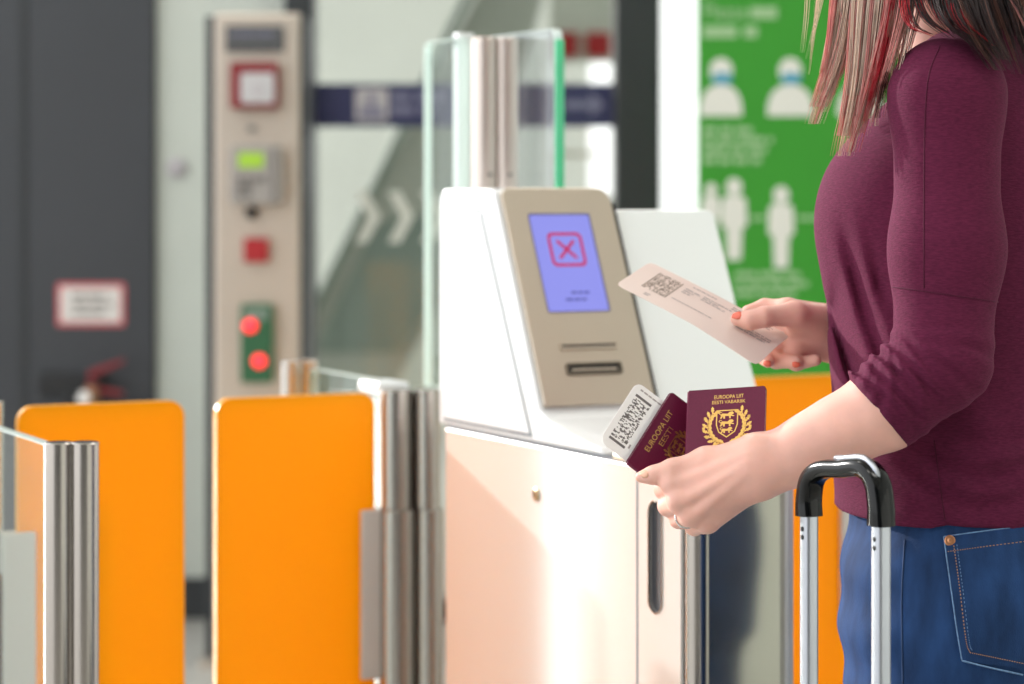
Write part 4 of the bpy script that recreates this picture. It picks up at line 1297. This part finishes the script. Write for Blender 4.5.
def trunk_sdf(X, Y, Z):
    d = loft(X, Y, Z, torso_st(-0.024), FX, FY)
    d = smin(d, rc(X, Y, Z, np.array(SH), np.array(EL), 0.036, 0.034), 0.02)
    d = smin(d, rc(X, Y, Z, (TX + 0.06, 2.69, 1.33), (0.50, 2.76, 1.085), 0.036, 0.034), 0.02)
    for s in (1, -1):
        hp = (0.48 + FY[0] * 0.082 * s, 2.545 + FY[1] * 0.082 * s, 0.86)
        an = (0.48 + FY[0] * 0.09 * s + 0.028, 2.545 + FY[1] * 0.09 * s - 0.009, 0.06)
        d = smin(d, rc(X, Y, Z, hp, an, 0.078, 0.034), 0.02)
    return d
tv, tf = surface_nets(trunk_sdf, (0.30, 2.30, 0.02), (0.66, 2.84, 1.40), 0.010)
off = 0
VV, FFc = [], []
for v, f in ((tv, tf), (hv, hf), (rv_, rf_), (lv, lf)):
    VV.append(v)
    FFc.append(f + off)
    off += len(v)
body = mesh('body', (np.concatenate(VV), np.concatenate(FFc)), M_skin, woman, smooth=True)

# nails and ring
bvh_body = BVHTree.FromPolygons([Vector(v) for v in np.concatenate(VV)], np.concatenate(FFc).tolist())
def nail(px, py, ang, l, w, m):
    o = Vector((0, 0, CAMZ))
    d = (P(px, py, 1) - o).normalized()
    h, n, _, _ = bvh_body.ray_cast(o, d)
    if h is None:
        return
    if n.dot(d) > 0:
        n = -n
    ax = Vector((math.cos(ang), 0, math.sin(ang)))
    ax = (ax - n * ax.dot(n)).normalized()
    fr = Fr(h + n * 0.0002, ax, n.cross(ax), n)
    V, F = [], []
    K = 8
    for i in range(K + 1):
        t = i / K
        ww = w * (1 - 0.25 * (2 * t - 1) ** 2) * (0.75 + 0.25 * math.sin(math.pi * min(1, t + 0.15)))
        for j in range(7):
            s = (j / 6 - 0.5) * 2
            V.append(fr((t - 0.5) * l, s * ww, 0.0006 - 0.0016 * s * s - 0.0008 * (2 * t - 1) ** 2))
    for i in range(K):
        for j in range(6):
            F.append([i * 7 + j, (i + 1) * 7 + j, (i + 1) * 7 + j + 1, i * 7 + j + 1])
    o_ = mesh('fingernail', (V, F), m, body, smooth=True)
    sm = o_.modifiers.new('thickness', 'SOLIDIFY')
    sm.thickness = 0.0008
    sm.offset = 0
nail(737, 315, math.radians(160), 0.011, 0.0052, M_nail)
nail(767, 364, math.radians(190), 0.008, 0.004, M_nail)
nail(796, 365, math.radians(10), 0.008, 0.004, M_nail)
nail(644, 474, math.radians(172), 0.010, 0.0040, M_nailnat)
rg = Q(686, 516.5, 2.379)
rdir = (Q(679, 519, 2.400) - Q(692, 515, 2.362))
rdir = Vector(rdir).normalized()
ro = rdir.orthogonal().normalized()
rp = [Vector(rg) + (ro * math.cos(2 * math.pi * k / 24) + rdir.cross(ro) * math.sin(2 * math.pi * k / 24)) * 0.0110 for k in range(25)]
mesh('ring', tube(rp, 0.0014, 8), M_silver, woman, smooth=True)

# ---- hair
H_MATS = {
    'blond': mat('hair_blond', (252, 232, 218), 0.4, transl=0.45, var=0.12, vscale=40),
    'pink': mat('hair_pink', (246, 182, 178), 0.4, transl=0.45, var=0.12, vscale=40),
    'red': mat('hair_red', (206, 40, 58), 0.4, transl=0.3, var=0.3, vscale=40),
    'brown': mat('hair_brown', (116, 74, 62), 0.45, var=0.3, vscale=40),
    'dark': mat('hair_dark', (44, 24, 26), 0.45, var=0.3, vscale=40)}
HAIR = {k: ([], []) for k in H_MATS}
def strand(colr, pts, r):
    V, F = HAIR[colr]
    n = len(V)
    t = [r * (1 - 0.8 * (i / (len(pts) - 1)) ** 3) for i in range(len(pts))]
    a, b = tube(pts, t, 3)
    V.extend(a)
    F.extend([[i + n for i in f] for f in b])
hr = random.Random(11)
def lock(guide, n, spread0, spread1, cols, r=0.0005, jit=0.35, wav=0.0015, short=0.12):
    wav = wav * 1.8
    """guide: polyline along the lock; strands gather in small clumps that taper to their own tips"""
    per = 11
    ext = Vector(guide[-1]) * 2 - Vector(guide[-2])
    m = len(guide)
    for _ in range(max(1, int(n / per))):
        a, rad = hr.uniform(0, 2 * math.pi), math.sqrt(hr.random())
        ox, oy = math.cos(a) * rad, math.sin(a) * rad
        dx = hr.gauss(0, jit)
        cutc = 1.0 - hr.random() ** 2 * short * 2
        p1, p2 = hr.uniform(0, 6.28), hr.uniform(0, 6.28)
        cc = hr.choice(cols)
        for _k in range(per):
            b, rb = hr.uniform(0, 2 * math.pi), math.sqrt(hr.random())
            sx, sy = math.cos(b) * rb * 0.0035, math.sin(b) * rb * 0.0035
            fly = hr.gauss(0, 0.0022) if hr.random() < 0.25 else 0.0
            cut = cutc * (1 - hr.random() ** 2 * 0.10)
            pts = []
            for i, (x, y, d) in enumerate(guide):
                t = i / (m - 1)
                w = spread0 + (spread1 - spread0) * t
                k = 1.15 - 0.75 * t ** 2
                c = P(x, y, d)
                pts.append(c + Vector((ox * w + dx * t * spread1 * 0.7 + wav * math.sin(p1 + 4 * t) + sx * k + fly * t * t * 2, oy * w * 0.8 + wav * math.cos(p2 + 3 * t) + sy * k, 0)))
            sp_ = spline(pts, 16)
            e = sp_[0:max(5, int(round(16 * cut)))]
            strand(cc if hr.random() < 0.75 else hr.choice(cols), e, r * hr.uniform(0.7, 1.2))
BL, PK, RD, BR_, DK = 'blond', 'pink', 'red', 'brown', 'dark'
# wisps at the front
lock([(816, -150, 2.44), (815, -60, 2.43), (810, 0, 2.43), (797, 66, 2.43)], 22, 0.012, 0.006, [BL], 0.00028, 0.8, 0.003)
lock([(832, -150, 2.44), (832, -60, 2.43), (827, 0, 2.43), (813, 74, 2.43)], 22, 0.012, 0.009, [BL], 0.00028, 0.9, 0.003)
# outer lock
lock([(852, -160, 2.46), (850, -70, 2.44), (843, 0, 2.42), (832, 60, 2.42), (812, 124, 2.42)], 260, 0.020, 0.006, [BL, BL, PK, BL, PK], 0.00065)
lock([(858, -160, 2.45), (858, -70, 2.43), (852, 0, 2.41), (845, 50, 2.41), (824, 112, 2.41)], 150, 0.018, 0.006, [BL, PK, BL, BL, BR_], 0.0005)
# middle lock, longest
lock([(876, -160, 2.46), (874, -70, 2.43), (867, 0, 2.40), (858, 80, 2.39), (842, 156, 2.39)], 420, 0.018, 0.0075, [BL, BL, BL, PK, BL], 0.00065)
lock([(884, -160, 2.46), (882, -70, 2.43), (877, 0, 2.40), (867, 80, 2.385), (850, 152, 2.385)], 190, 0.015, 0.006, [PK, BL, PK, BL, PK, RD], 0.0006)
# red streaks
lock([(902, -160, 2.45), (899, -70, 2.42), (893, 0, 2.385), (879, 66, 2.375), (857, 142, 2.375)], 90, 0.008, 0.004, [RD, RD, PK], 0.0005)
lock([(894, -160, 2.46), (892, -70, 2.43), (885, 0, 2.40), (878, 60, 2.39), (864, 122, 2.39)], 150, 0.014, 0.008, [PK, BL, BR_, PK], 0.0005)
# hair behind the front locks; dark strands stand in for the shadow there
lock([(905, -160, 2.48), (905, -60, 2.46), (899, 0, 2.44), (888, 60, 2.43), (876, 118, 2.43)], 220, 0.026, 0.010, [DK, BR_, PK, DK], 0.0006)
lock([(882, -160, 2.50), (882, -60, 2.48), (880, 0, 2.46), (874, 60, 2.45), (869, 126, 2.45)], 240, 0.028, 0.010, [BL, PK, BR_, BL], 0.0007)
lock([(915, -160, 2.45), (912, -70, 2.42), (904, 0, 2.385), (896, 40, 2.365), (886, 84, 2.365)], 140, 0.014, 0.008, [BR_, PK, BR_, BL], 0.0005, 0.5, 0.002, 0.2)
lock([(922, -160, 2.44), (918, -70, 2.42), (908, -10, 2.37), (914, 24, 2.345), (938, 37, 2.335)], 66, 0.008, 0.004, [RD, DK, DK], 0.00045, 0.6)
lock([(930, -160, 2.45), (926, -80, 2.43), (918, -20, 2.38), (926, 16, 2.345), (952, 38, 2.325)], 66, 0.010, 0.005, [RD, DK, DK], 0.00045, 0.6)
# hair over the shoulder and down the back
lock([(942, -160, 2.45), (942, -80, 2.41), (944, -20, 2.36), (954, 20, 2.32), (984, 46, 2.318)], 200, 0.018, 0.008, [RD, DK, DK, DK], 0.0005, 0.5)
lock([(940, -160, 2.47), (938, -80, 2.44), (936, -30, 2.40), (942, 6, 2.35), (962, 34, 2.325)], 220, 0.020, 0.008, [DK, DK, RD, DK], 0.0005, 0.5)
lock([(955, -160, 2.46), (958, -80, 2.42), (962, -20, 2.35), (978, 30, 2.318), (1002, 70, 2.328)], 300, 0.026, 0.012, [DK, DK, DK, BR_, DK], 0.0005, 0.5)
lock([(980, -160, 2.47), (988, -80, 2.43), (998, -20, 2.37), (1010, 26, 2.345), (1026, 74, 2.35)], 360, 0.03, 0.014, [DK, DK, BR_, DK], 0.00055, 0.4)
lock([(990, -160, 2.46), (1006, -80, 2.40), (1016, -20, 2.345), (1030, 10, 2.33), (1050, 60, 2.34)], 130, 0.018, 0.010, [BR_, PK, BR_, DK], 0.0005, 0.4)
lock([(1020, -160, 2.49), (1035, -80, 2.45), (1046, -20, 2.42), (1058, 30, 2.41), (1065, 80, 2.42)], 240, 0.035, 0.02, [DK, BR_, DK], 0.0007, 0.4)
lock([(1040, -160, 2.56), (1060, -60, 2.55), (1072, 10, 2.54), (1078, 80, 2.53)], 220, 0.05, 0.04, [DK, BR_, DK], 0.0008, 0.4)
for k, (V, F) in HAIR.items():
    mesh('hair_strands', (V, F), H_MATS[k], woman, smooth=True)
def cap_sdf(X, Y, Z):
    g = lambda f, l, z: (HC[0] + FX[0] * f + FY[0] * l, HC[1] + FX[1] * f + FY[1] * l, HC[2] + z)
    d = ell(X, Y, Z, g(-0.018, 0, 0.040), FX, FY, (0.108, 0.092, 0.098))
    d = smin(d, ell(X, Y, Z, g(-0.060, 0, -0.06), FX, FY, (0.058, 0.090, 0.11)), 0.05)
    face_ = ell(X, Y, Z, g(0.085, 0, -0.03), FX, FY, (0.075, 0.064, 0.105))
    d = np.maximum(d, -face_)
    s = np.arctan2((X - HC[0]) * FY[0] + (Y - HC[1]) * FY[1], (X - HC[0]) * FX[0] + (Y - HC[1]) * FX[1])
    return d + 0.0016 * np.sin(s * 46 + 3 * np.sin(Z * 30))
cv, cf = surface_nets(cap_sdf, (0.30, 2.40, 1.40), (0.62, 2.70, 1.72), 0.004)
mesh('hair_crown', (relax(cv, cf, 1), cf), H_MATS['brown'], woman, smooth=True)
# ---- shoes (below the frame)
for s in (1, -1):
    ax_, ay_ = 0.48 + FY[0] * 0.09 * s + 0.028, 2.545 + FY[1] * 0.09 * s - 0.009
    def shoe(X, Y, Z):
        heel = (ax_ - FX[0] * 0.03, ay_ - FX[1] * 0.03, 0.045)
        toe = (ax_ + FX[0] * 0.17, ay_ + FX[1] * 0.17, 0.034)
        d = smin(rc(X, Y, Z, heel, toe, 0.042, 0.034), rc(X, Y, Z, (ax_, ay_, 0.05), (ax_, ay_, 0.10), 0.044, 0.046), 0.03)
        return np.maximum(d, 0.002 - Z)
    a, b = surface_nets(shoe, (ax_ - 0.3, ay_ - 0.2, -0.01), (ax_ + 0.2, ay_ + 0.2, 0.16), 0.006)
    mesh('shoe', (relax(a, b, 1), b), mat('white_sneaker', (226, 224, 220), 0.6), woman, smooth=True)

# ================================================================== suitcase
TL, TR = P(809, 520, 2.285), P(881, 530, 2.185)
hd = (TR - TL)
hd.z = 0
hd.normalize()
hn = Vector((hd.y, -hd.x, 0))
if hn.y > 0:
    hn = -hn
mid = (TL + TR) / 2
suit = thing('suitcase', 'suitcase with a long aluminium pull handle and black grip beside the woman', 'suitcase', (mid.x, mid.y, 0))
def rtube(c, z0, z1, w, t, m, nm):
    fr = Fr((c.x, c.y, 0), hd, hn, (0, 0, 1))
    return mesh(nm, prism(fr, rrect(-w / 2, w / 2, -t / 2, t / 2, 0.0045), z0, z1), m, suit, smooth=True, auto=40)
tubes = []
for c in (TL, TR):
    z_top = c.z + 0.008
    o = rtube(c, 0.50, z_top, 0.0150, 0.0150, M_alu, 'handle_tube')
    # two rivets below the grip, on the camera side
    for k in (0.016, 0.024):
        fr = Fr((c.x + hn.x * 0.0075, c.y + hn.y * 0.0075, c.z - k + 0.008), hd, (0, 0, 1), hn)
        mesh('rivet', lathe(fr, [(0.0024, -0.001), (0.0024, 0.0004), (0.0008, 0.0008)], 12), M_black, o)
# grip: an arch swept from tube to tube
gp = spline([TL + Vector((0, 0, 0.004)), TL + Vector((0, 0, 0.022)), TL + hd * 0.006 + Vector((0, 0, 0.040)), TL + hd * 0.024 + Vector((0, 0, 0.0505)), (TL + TR) / 2 + Vector((0, 0, 0.0535)) - Vector((0, 0, 0.001)),
             TR - hd * 0.024 + Vector((0, 0, 0.054)), TR - hd * 0.006 + Vector((0, 0, 0.043)), TR + Vector((0, 0, 0.022)), TR + Vector((0, 0, 0.004))], 44)
def sweep_rect(path, w, t):
    V, F = [], []
    n = 12
    for i, p in enumerate(path):
        tg_ = (path[min(i + 1, len(path) - 1)] - path[max(i - 1, 0)]).normalized()
        s = tg_.cross(hn).normalized()
        e = abs(i / (len(path) - 1) - 0.5) * 2
        ww = w * (1.0 + 0.25 * e ** 4)
        for k in range(n):
            a = 2 * math.pi * k / n
            ca, sa = math.cos(a), math.sin(a)
            V.append(p + s * (ww / 2 * np.sign(ca) * abs(ca) ** 0.6) + hn * (t / 2 * np.sign(sa) * abs(sa) ** 0.6))
    for i in range(len(path) - 1):
        for k in range(n):
            F.append([i * n + k, i * n + (k + 1) % n, (i + 1) * n + (k + 1) % n, (i + 1) * n + k])
    F.append(list(range(n)))
    F.append(list(range((len(path) - 1) * n, len(path) * n)))
    return V, F
grip = mesh('grip', sweep_rect(gp, 0.0175, 0.024), M_blackpl, suit, smooth=True, auto=60)
up_ = [p + Vector((0, 0, 0.0075)) + hn * 0.002 for p in gp[20:38]]
mesh('release_strip', tube([p + (p - mid).normalized() * 0.002 for p in up_], 0.0032, 8), M_alu, grip, smooth=True)
bf = Fr((mid.x, mid.y, 0), hd, hn, (0, 0, 1))
sh = mesh('shell', prism(bf, rrect(-0.19, 0.19, -0.02, 0.21, 0.05), 0.055, 0.58), mat('charcoal_shell', (58, 60, 66), 0.4), suit, bevel=0.02, seg=3)
for k in range(5):
    mesh('shell_rib', box(bf, -0.14 + k * 0.065, -0.12 + k * 0.065, 0.2095, 0.214, 0.1, 0.53), mat('charcoal_shell', (58, 60, 66), 0.4), sh, bevel=0.001)
for a in (-0.15, 0.15):
    for b in (0.03, 0.16):
        mesh('wheel', lathe(Fr(bf(a - 0.012, b, 0.03), (0, 0, 1), hn, hd), [(0.02, 0), (0.029, 0.003), (0.029, 0.021), (0.02, 0.024)], 18), M_black, suit, smooth=True, auto=40)
        mesh('wheel_fork', box(bf, a - 0.018, a + 0.018, b - 0.012, b + 0.012, 0.045, 0.062), M_dark2, suit, bevel=0.002)
